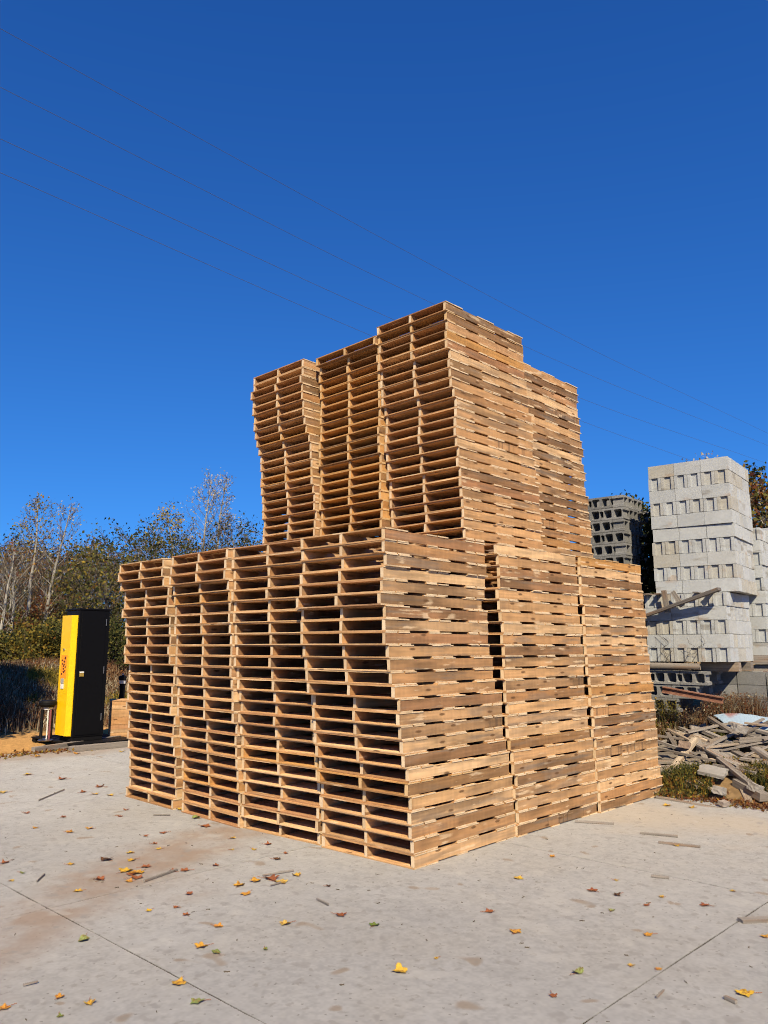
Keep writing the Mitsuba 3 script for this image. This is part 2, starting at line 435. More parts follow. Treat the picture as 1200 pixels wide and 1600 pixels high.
# ---------------------------------------------------------------- pallets
PW, PD, PH, DK = 1.09, 1.525, 0.1131, 0.0122       # deck board length, stringer length, height, board thickness
rp = np.random.default_rng(5)
BOARD_Y = [(0.0, 0.158), (0.166, 0.158), (0.590, 0.158), (0.757, 0.158), (1.196, 0.158), (1.366, 0.158)]
VARIANTS = 28
variants, stained = [], []
for k in range(VARIANTS + 8):
    parts_ = []
    shift_ = 600 if k >= VARIANTS else 0
    for s, x in enumerate((0.0, PW / 2 - 0.019, PW - 0.038)):
        ident = shift_ + (400 if s == 2 else 200) + k * 3 + s
        item = uvbox((x + 0.001, 0.004, DK), (x + 0.037, PD - rp.uniform(0, 0.02), PH - DK), ident, rp, 0.0022, 1)
        parts_.append(("stringer", mikit.ply((item[0], item[1]), "wood", uv=item[2])))
    for z0, nm, base in ((PH - DK, "deck_board", 0), (0.0, "bottom_board", 100)):
        for q, (y, w) in enumerate(BOARD_Y):
            jit = rp.uniform(-0.008, 0.008) if 0 < q < 5 else 0
            ww = w + rp.uniform(-0.012, 0.004)
            if nm == "bottom_board" and q in (1, 3) and rp.random() < 0.25:
                continue
            over = rp.uniform(-0.004, 0.004, 2) + np.array([0, 0.005])
            item = uvbox((over[0], y + jit, z0 + 0.0006), (PW + over[1], y + jit + ww, z0 + DK - 0.0006), shift_ + base + (k * 6 + q) % 96, rp, 0.0010, 0)
            parts_.append((nm, mikit.ply((item[0], item[1]), "wood", uv=item[2])))
    (stained if shift_ else variants).append(parts_)

# each stack: place of its front right corner (u, v), lowest layer, turn, sideways shift of every pallet as the stack leans
STACKS = dict(
    S0=(0, 0, 0, -0.03, [0.003, -0.01, -0.019, -0.013, -0.021, -0.028, -0.047, -0.067, -0.098, -0.108, -0.111, -0.113, -0.135, -0.183, -0.196, -0.209, -0.212, -0.221, -0.236, -0.252, -0.259, -0.261, -0.228, -0.24, -0.232], "lower stack at the front corner"),
    S1=(1.15, -0.01, 0, -0.06, [0.001, 0.005, 0.009, 0.005, -0.006, -0.016, -0.027, -0.038, -0.06, -0.069, -0.067, -0.073, -0.08, -0.1, -0.113, -0.126, -0.129, -0.138, -0.153, -0.169, -0.176, -0.178, -0.177, -0.193, -0.199], "lower stack just left of the corner stack"),
    S2=(2.265, -0.078, 0, 0.03, [-0.006, -0.017, -0.027, -0.038, -0.047, -0.056, -0.065, -0.076, -0.087, -0.098, -0.109, -0.119, -0.13, -0.145, -0.159, -0.173, -0.187, -0.197, -0.208, -0.218, -0.23, -0.242, -0.252, -0.26, -0.259], "lower stack second from the left end"),
    S3=(3.56, -0.04, 0, 0.03, [-0.012, -0.012, -0.004, -0.026, -0.027, -0.028, -0.038, -0.075, -0.065, -0.083, -0.077, -0.095, -0.078, -0.094, -0.113, -0.154, -0.15, -0.166, -0.153, -0.182, -0.2, -0.193, -0.248, -0.256, -0.283], "lower stack at the left end"),
    R1=(0.025, 1.545, 0, 0, [-0.004, -0.009, -0.011, -0.013, -0.017, -0.023, -0.038, -0.054, -0.068, -0.071, -0.077, -0.084, -0.091, -0.102, -0.101, -0.085, -0.092, -0.102, -0.114, -0.126, -0.135, -0.125, -0.122, -0.126, -0.134], "lower stack in the middle of the right side"),
    R2=(0, 3.075, 0, 0, [-0.008, -0.005, -0.008, -0.01, -0.024, -0.032, -0.031, -0.035, -0.04, -0.044, -0.049, -0.049, -0.061, -0.073, -0.067, -0.074, -0.082, -0.077, -0.08, -0.084, -0.093, -0.107, -0.115, -0.119, -0.118], "lower stack at the far right end"),
    T0=(0.637, 1.578, 25, 0, [0.004, 0.005, -0.004, -0.011, -0.02, -0.026, -0.028, -0.045, -0.055, -0.058, -0.063, -0.069, -0.073, -0.077, -0.08, -0.09, -0.106, -0.116, -0.128, -0.14, -0.152, -0.164, -0.168, -0.174, -0.168], "tallest upper stack, at its front corner"),
    T3=(0.82, 3.13, 25, -0.02, [0.002, 0.007, 0.007, 0.006, 0.001, -0.005, -0.011, -0.017, -0.023, -0.032, -0.042, -0.052, -0.059, -0.062, -0.063, -0.067, -0.085, -0.095, -0.098, -0.102, -0.101, -0.1, -0.105], "upper stack at the right"),
    T1=(1.8, 1.52, 25, 0.01, [-0.014, -0.016, -0.017, -0.019, -0.021, -0.028, -0.035, -0.042, -0.048, -0.053, -0.058, -0.061, -0.061, -0.061, -0.061, -0.06, -0.06, -0.06, -0.061, -0.063, -0.064, -0.074, -0.082, -0.107], "upper stack in the middle"),
    T2=(2.91, 1.47, 25, 0, [-0.016, -0.018, -0.021, -0.024, -0.032, -0.039, -0.047, -0.056, -0.068, -0.08, -0.086, -0.092, -0.106, -0.121, -0.14, -0.158, -0.179, -0.192, -0.202, -0.213, -0.224, -0.233, -0.236, -0.238], "upper stack at the left"),
)


WIDER = dict(S1=(1.0, 1.03), S2=(1.02, 1.06), S3=(1.03, 1.03), T1=(1.015, 1.02))     # boards a little longer than the usual ones


def pallet_matrix(a, b, z, turn, shift, sx=1.0):
    yaw = YAW + turn
    u = np.array([-math.cos(yaw), math.sin(yaw), 0])
    v = np.array([math.sin(yaw), math.cos(yaw), 0])
    o = at(a, b, z) + u * PW + np.array([shift, 0, 0])
    return frame(o, -u * sx, v, Z)


count = 0
for name, (a, b, base, turn, lean, where) in STACKS.items():
    for i, s in enumerate(lean):
        key = numbered("wooden_pallet")
        w_ = WIDER.get(name, (1.0, 1.0))
        m = pallet_matrix(a, b + rp.uniform(-0.026, 0.026), (base + i) * PH, turn + rp.uniform(-0.008, 0.008), s, w_[0] + (w_[1] - w_[0]) * i / 24)
        tw = T(m)
        for nm, d in (stained[(count * 3) % 8] if name == "T1" or rp.random() < 0.06 else variants[(count * 11 + i * 5) % VARIANTS]):
            scene[part(key, nm)] = {**d, "to_world": tw}
        tier = ordinal(i + 1) + " pallet up, " + where
        tag(key, tier, "pallet", "wooden pallets in leaning stacks")
        count += 1

# the pallets that fill the inside of the block, out of sight, carry the upper tier
items = []
for a, b in ((1.15, 1.53), (2.27, 1.53), (3.45, 1.53), (1.15, 3.09)):
    for i in range(25):
        m = pallet_matrix(a, b, i * PH, 0, -0.004 * i)
        for x in (0.0, PW / 2 - 0.019, PW - 0.038):
            v_, f_, uv_ = uvbox((x, 0, DK), (x + 0.038, PD, PH - DK), 200 + i % 30, None, 0, 1)
            items.append((xf(v_, m), f_, uv_))
        for z0 in (PH - DK, 0.0):
            for y, w in BOARD_Y:
                v_, f_, uv_ = uvbox((0, y, z0), (PW, y + w, z0 + DK), i % 30, None, 0, 0)
                items.append((xf(v_, m), f_, uv_))
putuv("pallets_inside", join(items), "wood")
tag("pallets_inside", "wooden pallets filling the inside of the block behind the outer stacks", "pallets", kind="stuff")

# ---------------------------------------------------------------- concrete blocks
rb = np.random.default_rng(21)
BL, BW = 0.394, 0.194
block_ident = [0]


def block_poly(cores):
    a, b = BL / 2, BW / 2
    g, d = 0.046, 0.032     # end groove half width, depth
    ring = [(-a, -b), (a, -b), (a, -g - 0.008), (a - d, -g), (a - d, g), (a, g + 0.008), (a, b), (-a, b), (-a, g + 0.008), (-a + d, g), (-a + d, -g), (-a, -g - 0.008)]
    holes = []
    if cores:
        for c in (-0.088, 0.088):
            x, y, k = 0.068, 0.066, 0.016
            holes.append([(c - x + k, -y), (c + x - k, -y), (c + x, -y + k), (c + x, y - k), (c + x - k, y), (c - x + k, y), (c - x, y - k), (c - x, -y + k)])
    return Polygon(ring, holes)


SOLID = extrude(block_poly(False), BW)
CORED = extrude(block_poly(True), BW)
PLAIN = extrude(Polygon([(-BL / 2, -BW / 2), (BL / 2, -BW / 2), (BL / 2 + 0.001, -0.06), (BL / 2 - 0.004, -0.05), (BL / 2 - 0.004, 0.05), (BL / 2 + 0.001, 0.06), (BL / 2, BW / 2), (-BL / 2, BW / 2)]), BW)
PLAIN.apply_translation((0, 0, -BW / 2))
SOLID.apply_translation((0, 0, -BW / 2)), CORED.apply_translation((0, 0, -BW / 2))


def block(centre, along, axis, mesh, bsdf, label, group, cat="concrete block", name="concrete_block"):
    """along: the long direction; axis: the direction of the cores."""
    key = numbered(name)
    block_ident[0] += 1
    m = frame(centre, along, np.cross(axis, along), axis)
    v_ = xf(np.asarray(mesh.vertices) + 0, m) + rb.uniform(-0.002, 0.002, 3)
    putuv(key, (v_, np.asarray(mesh.faces), np.tile([float(block_ident[0]), 0.0], (len(v_), 1))), bsdf)
    tag(key, label, cat, group)
    return key


def solid_box(lo, hi, m):
    v_, f_, uv_ = uvbox(lo, hi)
    return xf(v_, m), f_, uv_


def tower(fr, yaw, ztop, rows, tower_name, deep=3, wide=3, z_first=0, hide_front=False):
    """A dry stack of solid blocks: courses of faces alternate with courses of grooved ends. fr: front right corner."""
    e = np.array([math.cos(yaw), -math.sin(yaw), 0])
    g = np.array([math.sin(yaw), math.cos(yaw), 0])
    core = []
    for r, kind in enumerate(rows):
        z = ztop - 0.2 * r - 0.1
        j = rb.uniform(-0.012, 0.012)
        o = np.array([fr[0], fr[1], z]) + e * j
        course = f"course {'' if False else ordinal(r + 1)}"
        W_ = wide * 0.4
        if kind == "A":     # faces to the front, ends to the right
            for c in range(wide):
                if not hide_front:
                    block(o - e * (W_ - 0.2 - 0.4 * c) + g * 0.1, e, Z, PLAIN, "block_concrete",
                          f"grey block face, {ordinal(c + 1)} from left, front, {ordinal(r + 1)} course down, {tower_name}", "solid grey blocks in the tall stacks")
            for d in range(1, deep * 2):
                block(o - e * 0.2 + g * (0.1 + 0.2 * d), e, Z, PLAIN, "block_concrete",
                      f"grey block end, {ordinal(d + 1)} from front, right side, {ordinal(r + 1)} course down, {tower_name}", "solid grey blocks in the tall stacks")
            core.append(solid_box((-W_ + 0.02, 0.22, -0.1), (-0.41, deep * 0.4 - 0.02, 0.1), frame(o, e, g, Z)))
        else:
            for c in range(wide * 2):
                if not hide_front or c == wide * 2 - 1:
                    block(o - e * (W_ - 0.1 - 0.2 * c) + g * 0.2, g, Z, SOLID, "block_concrete",
                          f"grooved block, {ordinal(c + 1)} from left, front, {ordinal(r + 1)} course down, {tower_name}", "solid grey blocks in the tall stacks")
            for d in range(1, deep):
                block(o - e * 0.1 + g * (0.2 + 0.4 * d), g, Z, SOLID, "block_concrete",
                      f"grey block face, {ordinal(d + 1)} from front, right side, {ordinal(r + 1)} course down, {tower_name}", "solid grey blocks in the tall stacks")
            core.append(solid_box((-W_ + 0.02, 0.41, -0.1), (-0.21, deep * 0.4 - 0.02, 0.1), frame(o, e, g, Z)))
    k = numbered("inner_blocks")
    putuv(k, join(core), "block_concrete")
    tag(k, f"grey blocks packed inside {tower_name}", "concrete blocks", kind="stuff")
    return e, g


TY = 0.66
tower((5.10, 11.40), TY, 4.590, "ABABA", "tall tower top cube")
tower((5.13, 11.42), TY - 0.02, 3.585, "ABABA", "tall tower middle cube")
eT, gT = tower((4.92, 11.36), TY + 0.02, 2.575, "BABAB", "tall tower bottom cube")
o2 = np.array([5.10, 11.40]) + 1.25 * np.array([math.sin(TY), math.cos(TY)]) + 0.10 * np.array([math.cos(TY), -math.sin(TY)])
tower(tuple(o2), TY, 3.66, "BABABABABA", "lower rear stack", deep=4)
o3 = o2 + np.array([1.35, 0.9])
tower(tuple(o3), TY, 3.85, "AB", "farthest right stack", deep=3)

# the old pile of open cored blocks, its cores turned to the yard
PY = 0.70
eP = np.array([math.cos(PY), -math.sin(PY), 0])
gP = np.array([math.sin(PY), math.cos(PY), 0])
oP = np.array([3.95, 12.78, 0])
core = []
for r in range(6):
    z = 4.275 - 0.1 - 0.2 * r
    j = rb.uniform(-0.012, 0.014)
    o = oP + Z * z + eP * j
    row = f"{ordinal(r + 1)} course down, old pile"
    gr = "weathered open cored blocks"
    if r % 2 == 0:
        for c in range(2):
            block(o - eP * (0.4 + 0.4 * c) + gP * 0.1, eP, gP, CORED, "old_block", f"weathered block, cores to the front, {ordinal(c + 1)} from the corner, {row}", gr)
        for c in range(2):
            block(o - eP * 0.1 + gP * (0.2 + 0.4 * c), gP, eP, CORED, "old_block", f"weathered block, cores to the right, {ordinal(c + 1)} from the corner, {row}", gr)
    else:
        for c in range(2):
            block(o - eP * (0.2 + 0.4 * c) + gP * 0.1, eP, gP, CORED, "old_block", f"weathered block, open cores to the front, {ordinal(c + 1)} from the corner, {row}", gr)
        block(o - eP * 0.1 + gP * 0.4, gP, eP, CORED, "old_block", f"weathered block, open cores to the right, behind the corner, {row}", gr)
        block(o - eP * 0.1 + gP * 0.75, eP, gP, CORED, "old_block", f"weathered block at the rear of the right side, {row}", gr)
    core.append(solid_box((-1.0, 0.32, -0.1), (-0.32, 0.8, 0.1), frame(o, eP, gP, Z)))
for r in range(14):
    z = 4.275 - 0.1 - 0.2 * (6 + r)
    core.append(solid_box((-1.0 + 0.01 * (r % 3), 0.0, -0.098), (-0.01 - 0.02 * (r % 2), 0.8, 0.098), frame(oP + Z * z, eP, gP, Z)))
core.append(solid_box((-1.0, -0.4, 0), (-0.3, 0.2, 0.3), frame(oP, eP, gP, Z)))
putuv("pile_blocks_inside", join(core), "old_block")
tag("pile_blocks_inside", "weathered blocks inside and under the old open block pile, mostly hidden", "concrete blocks", kind="stuff")

# the courses of open blocks that carry the tall tower
for r, (z, x0, nblk) in enumerate(((1.345, -0.05, 4), (1.145, 0.08, 4), (0.945, -0.02, 4), (0.745, 0.06, 4))):
    for c in range(nblk):
        if r >= 2 and c == 0:
            continue
        ctr = np.array([4.92, 11.30, z]) - eT * (0.62 + 0.405 * c + x0) + gT * (0.12 + 0.02 * (r % 2))
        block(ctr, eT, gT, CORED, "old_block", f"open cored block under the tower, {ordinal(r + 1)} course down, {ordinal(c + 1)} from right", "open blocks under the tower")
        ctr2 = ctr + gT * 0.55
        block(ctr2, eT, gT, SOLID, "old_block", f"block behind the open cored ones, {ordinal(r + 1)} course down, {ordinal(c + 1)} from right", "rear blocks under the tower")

for r in range(4):
    for c in range(3):
        ctr = np.array([4.92, 11.30, 1.33 - 0.2 * r]) - eT * (0.10 + 0.41 * c - 0.5) + gT * 1.0
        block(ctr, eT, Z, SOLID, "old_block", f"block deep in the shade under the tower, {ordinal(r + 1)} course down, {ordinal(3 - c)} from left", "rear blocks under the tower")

# ---------------------------------------------------------------- bits on the tower
rd = np.random.default_rng(33)
plank_id = [0]


def plank(name, p, q, w, t, label, cat, group=None, bsdf="greywood", up=(0, 0, 1), ident=None, warp=0.004):
    p, q = np.asarray(p, float), np.asarray(q, float)
    L = np.linalg.norm(q - p)
    x = (q - p) / L
    y = np.cross(np.asarray(up, float), x)
    y /= np.linalg.norm(y)
    zz = np.cross(x, y)
    plank_id[0] += 1
    v_, f_, uv_ = uvbox((0, -w / 2, -t / 2), (L, w / 2, t / 2), plank_id[0] if ident is None else ident, rd, warp, 0)
    key = numbered(name)
    putuv(key, (xf(v_, frame(p, x, y, zz)), f_, uv_), bsdf)
    tag(key, label, cat, group)
    return key


nT = -gT     # outward from the tower's front
oT = np.array([4.92, 11.36, 0])


def face(s, z, out):
    """A point on the tower's front: s metres left of the front right corner."""
    return oT - eT * s + nT * out + Z * z


plank("weathered_beam", face(1.35, 2.20, 0.06), face(0.02, 2.60, 0.24), 0.045, 0.105, "long grey weathered beam leaning across the front of the tall block tower", "wooden beam", up=nT, ident=701)
plank("board_stub", face(0.82, 2.30, 0.10), face(0.84, 2.62, 0.16), 0.075, 0.03, "short grey upright board between the leaning beam and blocks, left one", "board", up=nT)
plank("board_stub", face(0.60, 2.38, 0.10), face(0.72, 2.60, 0.14), 0.075, 0.03, "short grey tilted board behind the leaning beam, right one", "board", up=nT)
for k, (s, ln) in enumerate(((1.15, 0.16), (0.98, 0.12), (0.42, 0.10), (0.22, 0.14))):
    plank("dunnage_board", face(s, 2.578, -0.5), face(s - 0.02, 2.578, ln), 0.09, 0.018, f"thin board jutting out between the tower cubes, {ordinal(k + 1)} from left", "board", "boards between the block cubes")

# beam, rail and post below the tower
tb = tube([face(1.9, 1.515, 0.02), face(1.2, 1.512, 0.05), face(0.42, 1.51, 0.06)], [0.052, 0.05, 0.047], 10, 600)
putuv("round_timber", tb, "greywood", smooth=True)
tag("round_timber", "long grey brown round timber lying under the tall tower on the open blocks", "timber")
plank("tower_timber", face(0.50, 1.505, -0.30), face(-0.03, 1.505, -0.30), 0.14, 0.13, "squared timber under the right corner of the tall tower", "timber")
plank("tower_timber", face(0.50, 1.505, -0.95), face(-0.03, 1.505, -0.95), 0.14, 0.13, "squared timber under the rear right corner of the tall tower", "timber")
rail = []
for lo, hi in (((0, -0.045, 0.06), (0.80, 0.045, 0.075)), ((0, -0.008, 0.0), (0.80, 0.008, 0.06)), ((0, -0.06, -0.012), (0.80, 0.06, 0.0))):
    v_, f_, uv_ = uvbox(lo, hi)
    d = np.array([0.86, -0.48, -0.16])
    d /= np.linalg.norm(d)
    y = np.cross(Z, d)
    y /= np.linalg.norm(y)
    rail.append((xf(v_, frame(np.array([3.95, 11.45, 1.165]), d, y, np.cross(d, y))), f_, uv_))
putuv("steel_rail", join(rail), "rust")
tag("steel_rail", "rusty steel rail lying in the brush in front of the open blocks", "steel rail")
pv = np.array([(0, 0, 0), (0.16, 0, 0), (0.16, 0.02, 0), (0, 0.02, 0), (0.10, 0, 0.455), (0.15, 0, 0.455), (0.15, 0.02, 0.455), (0.10, 0.02, 0.455)])
pfq = np.array([(0, 1, 5, 4), (1, 2, 6, 5), (2, 3, 7, 6), (3, 0, 4, 7), (4, 5, 6, 7), (3, 2, 1, 0)])
put("steel_prop", (xf(pv, frame(face(-0.06, 0.98, -1.02), eT, gT, Z)), pfq), "rust")
tag("steel_prop", "rusty tapered steel prop under the right corner of the tall tower", "steel post")

# grey timbers stacked at the right edge
for r in range(7):
    for c in range(2):
        p = np.array([5.70, 12.42, 0.70 + 0.150 * r]) + gT * (0.24 * c + 0.05 * (r % 2)) + eT * rd.uniform(-0.03, 0.03)
        plank("old_timber", p, p + eT * 1.6, 0.20, 0.13, f"old tan grey timber, {ordinal(7 - r)} down, {('front', 'rear')[c]} row, stacked right of the tower foot", "timber", "old timbers stacked at right edge", warp=0.012)

# ---------------------------------------------------------------- debris heap
HEAP = "scrap boards on the debris heap"


def heap_z(x, y):
    return float(ground_z(x, y))


def scrap(p, q, w, t, label, lift=(0.1, 0.1), ident=None, tilt=0.0, name="scrap_board"):
    """A board between two plan points, lifted above the heap."""
    P = np.array([p[0], p[1], heap_z(*p) + lift[0]])
    Q = np.array([q[0], q[1], heap_z(*q) + lift[1]])
    return plank(name, P, Q, w, t, label, "board", HEAP, up=(tilt, -0.5 * abs(tilt), 1), ident=ident)


HERO = [
    ((3.65, 10.57), (4.23, 11.07), 0.085, 0.05, "cream squared post end leaning upward at the front of the debris heap", dict(lift=(0.03, 0.20), ident=520)),
    ((4.19, 10.65), (4.38, 11.52), 0.075, 0.03, "grey board sloping down over the middle of the debris heap", dict(lift=(0.06, 0.16))),
    ((4.00, 11.91), (4.35, 11.20), 0.05, 0.045, "long pinkish pole lying across the upper left of the debris heap", dict(lift=(0.08, 0.14), ident=521)),
    ((4.35, 11.22), (4.50, 10.87), 0.08, 0.03, "pale wide board end continuing right of the long pinkish pole", dict(lift=(0.12, 0.10), ident=522)),
    ((4.32, 11.00), (4.52, 10.26), 0.26, 0.03, "wide grey tan plank lying flat in the middle of the debris heap", dict(lift=(0.13, 0.07), ident=44)),
    ((4.25, 10.66), (4.56, 10.20), 0.07, 0.025, "thin pale board under the edge of the wide flat plank", dict(lift=(0.08, 0.05), ident=523)),
    ((4.22, 11.00), (4.40, 10.54), 0.05, 0.13, "dark grey board on edge left of the wide flat plank", dict(lift=(0.06, 0.04))),
    ((4.69, 10.76), (5.30, 10.55), 0.07, 0.055, "brown grey beam end pointing left at the right edge of the heap", dict(lift=(0.16, 0.18))),
    ((4.80, 11.45), (5.02, 10.70), 0.09, 0.03, "long grey plank below the pale blue sheet, lower one", dict(lift=(0.10, 0.06))),
    ((4.86, 11.40), (5.24, 10.70), 0.09, 0.03, "long pale plank just below the pale blue sheet", dict(lift=(0.15, 0.11), ident=45)),
    ((4.70, 11.72), (4.78, 11.00), 0.07, 0.04, "mossy grey board running down left of the pale blue sheet", dict(lift=(0.16, 0.12))),
    ((4.40, 11.62), (4.66, 10.88), 0.08, 0.04, "long grey board running down the middle of the heap", dict(lift=(0.14, 0.10))),
    ((4.26, 11.75), (4.56, 10.88), 0.06, 0.035, "grey board beside the middle one, second from left", dict(lift=(0.12, 0.08))),
    ((4.16, 11.80), (4.50, 10.98), 0.05, 0.03, "narrow grey board beside the middle one, left", dict(lift=(0.10, 0.07), ident=46)),
    ((4.02, 11.55), (3.99, 10.88), 0.055, 0.03, "grey board standing slanted behind the cream post", dict(lift=(0.16, 0.04))),
    ((3.30, 11.45), (4.10, 11.20), 0.09, 0.03, "grey board in the layered stack beside the pallets, top", dict(lift=(0.09, 0.07))),
    ((3.30, 11.30), (4.00, 11.02), 0.09, 0.03, "grey board in the layered stack beside the pallets, second", dict(lift=(0.07, 0.06))),
    ((3.30, 11.14), (3.98, 10.86), 0.09, 0.035, "grey board in the layered stack beside the pallets, third", dict(lift=(0.06, 0.05))),
    ((3.35, 10.95), (3.96, 10.70), 0.10, 0.035, "grey board in the layered stack beside the pallets, fourth", dict(lift=(0.05, 0.05))),
    ((3.36, 10.70), (4.10, 10.75), 0.09, 0.04, "dark grey board at the bottom of the layered stack beside the pallets", dict(lift=(0.04, 0.05))),
    ((3.27, 9.93), (3.80, 9.30), 0.075, 0.075, "grey brown beam lying along the edge of the yard at the heap", dict(lift=(0.07, 0.045))),
    ((3.86, 10.22), (4.02, 9.80), 0.03, 0.025, "narrow whitish stick lying over the weeds at the front of the heap", dict(lift=(0.07, 0.07), ident=524)),
    ((4.70, 10.57), (5.10, 10.00), 0.10, 0.03, "pale brown plank at the right edge of the heap, upper", dict(lift=(0.07, 0.08), ident=522)),
    ((4.62, 10.50), (5.00, 9.88), 0.08, 0.03, "brown grey plank at the right edge of the heap, lower", dict(lift=(0.04, 0.06))),
    ((4.52, 10.40), (4.86, 9.98), 0.09, 0.03, "pale plank half buried in weeds right of the wide flat plank", dict(lift=(0.05, 0.05), ident=47)),
    ((4.22, 10.32), (4.62, 9.95), 0.09, 0.05, "grey board sticking out of the weeds behind the broken slab", dict(lift=(0.06, 0.04))),
    ((4.30, 10.02), (4.40, 9.52), 0.13, 0.09, "brown rotten log below the broken slab", dict(lift=(0.03, 0.03), ident=48)),
]
for k in range(36):
    x_, y_ = rd.uniform(3.4, 5.0), rd.uniform(10.5, 12.0)
    a_ = rd.uniform(-2.2, -0.4)
    l_ = rd.uniform(0.4, 1.0)
    HERO.append(((x_, y_), (x_ + l_ * math.cos(a_), y_ + l_ * math.sin(a_)), rd.uniform(0.04, 0.1), rd.uniform(0.02, 0.04), None,
                 dict(lift=(rd.uniform(0.0, 0.06), rd.uniform(0.0, 0.06)), name="scrap_piece")))
for k in range(16):
    x_, y_ = rd.uniform(4.25, 5.2), rd.uniform(10.2, 11.1)
    a_ = rd.uniform(-1.5, -0.3)
    l_ = rd.uniform(0.35, 0.9)
    q_ = (x_ + l_ * math.cos(a_), max(y_ + l_ * math.sin(a_), 9.75))
    HERO.append(((x_, y_), q_, rd.uniform(0.07, 0.13), rd.uniform(0.02, 0.045), None, dict(lift=(rd.uniform(0.06, 0.16), rd.uniform(0.04, 0.12)), name="scrap_piece")))
for k in range(22):
    x_, y_ = rd.uniform(3.6, 5.0), rd.uniform(10.4, 11.7)
    a_ = rd.uniform(-1.3, 0.5)
    l_ = rd.uniform(0.6, 1.2)
    q_ = (x_ + l_ * math.cos(a_), max(y_ + l_ * math.sin(a_), 9.9))
    HERO.append(((x_, y_), q_, rd.uniform(0.035, 0.065), rd.uniform(0.018, 0.035), None, dict(lift=(rd.uniform(0.08, 0.22), rd.uniform(0.05, 0.16)), name="scrap_piece")))
small = sorted(h[0][0] / h[0][1] for h in HERO if h[4] is None)
for h_ in HERO:
    scrap(*h_[:4], h_[4] or (lambda q: f"small weathered scrap board, {ordinal(q + 1)} from left among the small pieces" if q < len(small) // 2 else f"small weathered scrap board, {ordinal(len(small) - q)} from right among the small pieces")(small.index(h_[0][0] / h_[0][1])), **h_[5])

# broken slab, rock, brick lumps
def lump(key_name, centre, size, rot, label, cat, seed, bsdf="rubble", flat=False):
    m = trimesh.creation.box(extents=size)
    m = m.subdivide().subdivide()
    v_ = np.asarray(m.vertices)
    d = meshkit.fbm(v_ * 6 / max(size) + seed * 7.3, 3, seed) - 0.5
    v_ = v_ * (1 + 0.45 * d[:, None] * (np.array([1, 1, 0.3]) if flat else 1))
    R = trimesh.transformations.euler_matrix(*rot)
    key = numbered(key_name)
    v_ = v_ @ R[:3, :3].T + np.array(centre)
    putuv(key, (v_, np.asarray(m.faces), np.tile([float(seed), 0.0], (len(v_), 1))), bsdf)
    tag(key, label, cat)


lump("broken_slab", (4.07, 10.16, 0.27), (0.30, 0.22, 0.045), (0.30, 0.14, -0.55), "broken pale grey slab tilted in the weeds at the front of the heap", "concrete slab", 3, flat=True)
lump("rock", (4.36, 9.66, 0.16), (0.14, 0.11, 0.09), (0.2, 0.3, 0.4), "grey lump of rock at the front right of the heap by the orange leaves", "rock", 4)
lump("rock", (3.86, 9.38, 0.04), (0.10, 0.08, 0.05), (0.1, 0.0, 0.4), "small white stone at the end of the grey brown beam", "rock", 5)
lump("rock", (3.98, 9.78, 0.11), (0.16, 0.12, 0.09), (0.1, 0.2, 0.9), "small pale stone in front of the broken slab", "rock", 6)
lump("rock", (4.02, 10.9, 0.5), (0.14, 0.12, 0.09), (0.1, 0.2, 0.9), "grey stone among the boards behind the cream post", "rock", 8)
lump("brick_lump", (4.72, 10.80, 0.72), (0.18, 0.10, 0.08), (0.2, 0.3, 0.3), "orange pink lump of broken brick on the boards of the heap", "brick", 2)

# pale blue sheet half buried at the right edge
n_ = 24
su, sv = np.meshgrid(np.linspace(0, 1, n_), np.linspace(0, 1, 12), indexing="ij")
P0, P1, P2 = np.array([4.74, 11.66, 0.80]), np.array([6.0, 11.10, 0.84]), np.array([4.88, 11.36, 0.66])
sp = P0 + su[..., None] * (P1 - P0) + sv[..., None] * (P2 - P0)
sp[..., 2] += 0.05 * np.sin(su * 5 + 0.6) * (1 - 0.4 * sv) + 0.02 * (meshkit.fbm(np.stack([su * 8, sv * 3, su * 0], -1), 3, 2) - 0.5) - 0.05 * sv ** 2
top_ = sp.reshape(-1, 3)
bot_ = top_ - np.array([0, 0, 0.006])
i_, j_ = np.meshgrid(np.arange(n_ - 1), np.arange(11), indexing="ij")
q_ = np.stack([i_ * 12 + j_, (i_ + 1) * 12 + j_, (i_ + 1) * 12 + j_ + 1, i_ * 12 + j_ + 1], -1).reshape(-1, 4)
put("bent_sheet", (np.vstack([top_, bot_]), np.vstack([q_[:, ::-1], q_ + len(top_)])), "pale_sheet", smooth=True)
tag("bent_sheet", "pale blue bent sheet with a reddish edge lying on the debris heap", "metal sheet")

# ---------------------------------------------------------------- plants
rv = np.random.default_rng(77)


def leaves(pts, size, hue, hue_sd, tone=(0.7, 1.15), up=0.0, aspect=0.6):
    """One two-triangle leaf at every point."""
    n = len(pts)
    d = rv.normal(size=(n, 3))
    d[:, 2] += up
    d /= np.linalg.norm(d, axis=1, keepdims=True)
    r = rv.normal(size=(n, 3))
    s = np.cross(d, r)
    s /= np.linalg.norm(s, axis=1, keepdims=True) + 1e-9
    L = (size * rv.uniform(0.6, 1.35, n))[:, None]
    Wd = L * aspect * 0.5
    a, b, c, e = pts, pts + d * L * 0.5 + s * Wd, pts + d * L, pts + d * L * 0.5 - s * Wd
    v = np.stack([a, b, c, e], 1).reshape(-1, 3)
    k = np.arange(n)[:, None] * 4
    f = np.vstack([k + [0, 1, 2], k + [0, 2, 3]])
    h = np.clip(np.asarray(hue) + rv.normal(0, 1, n) * hue_sd, 0, 7)
    uv = np.repeat(np.stack([h, rv.uniform(*tone, n)], 1), 4, axis=0)
    return v, f, uv


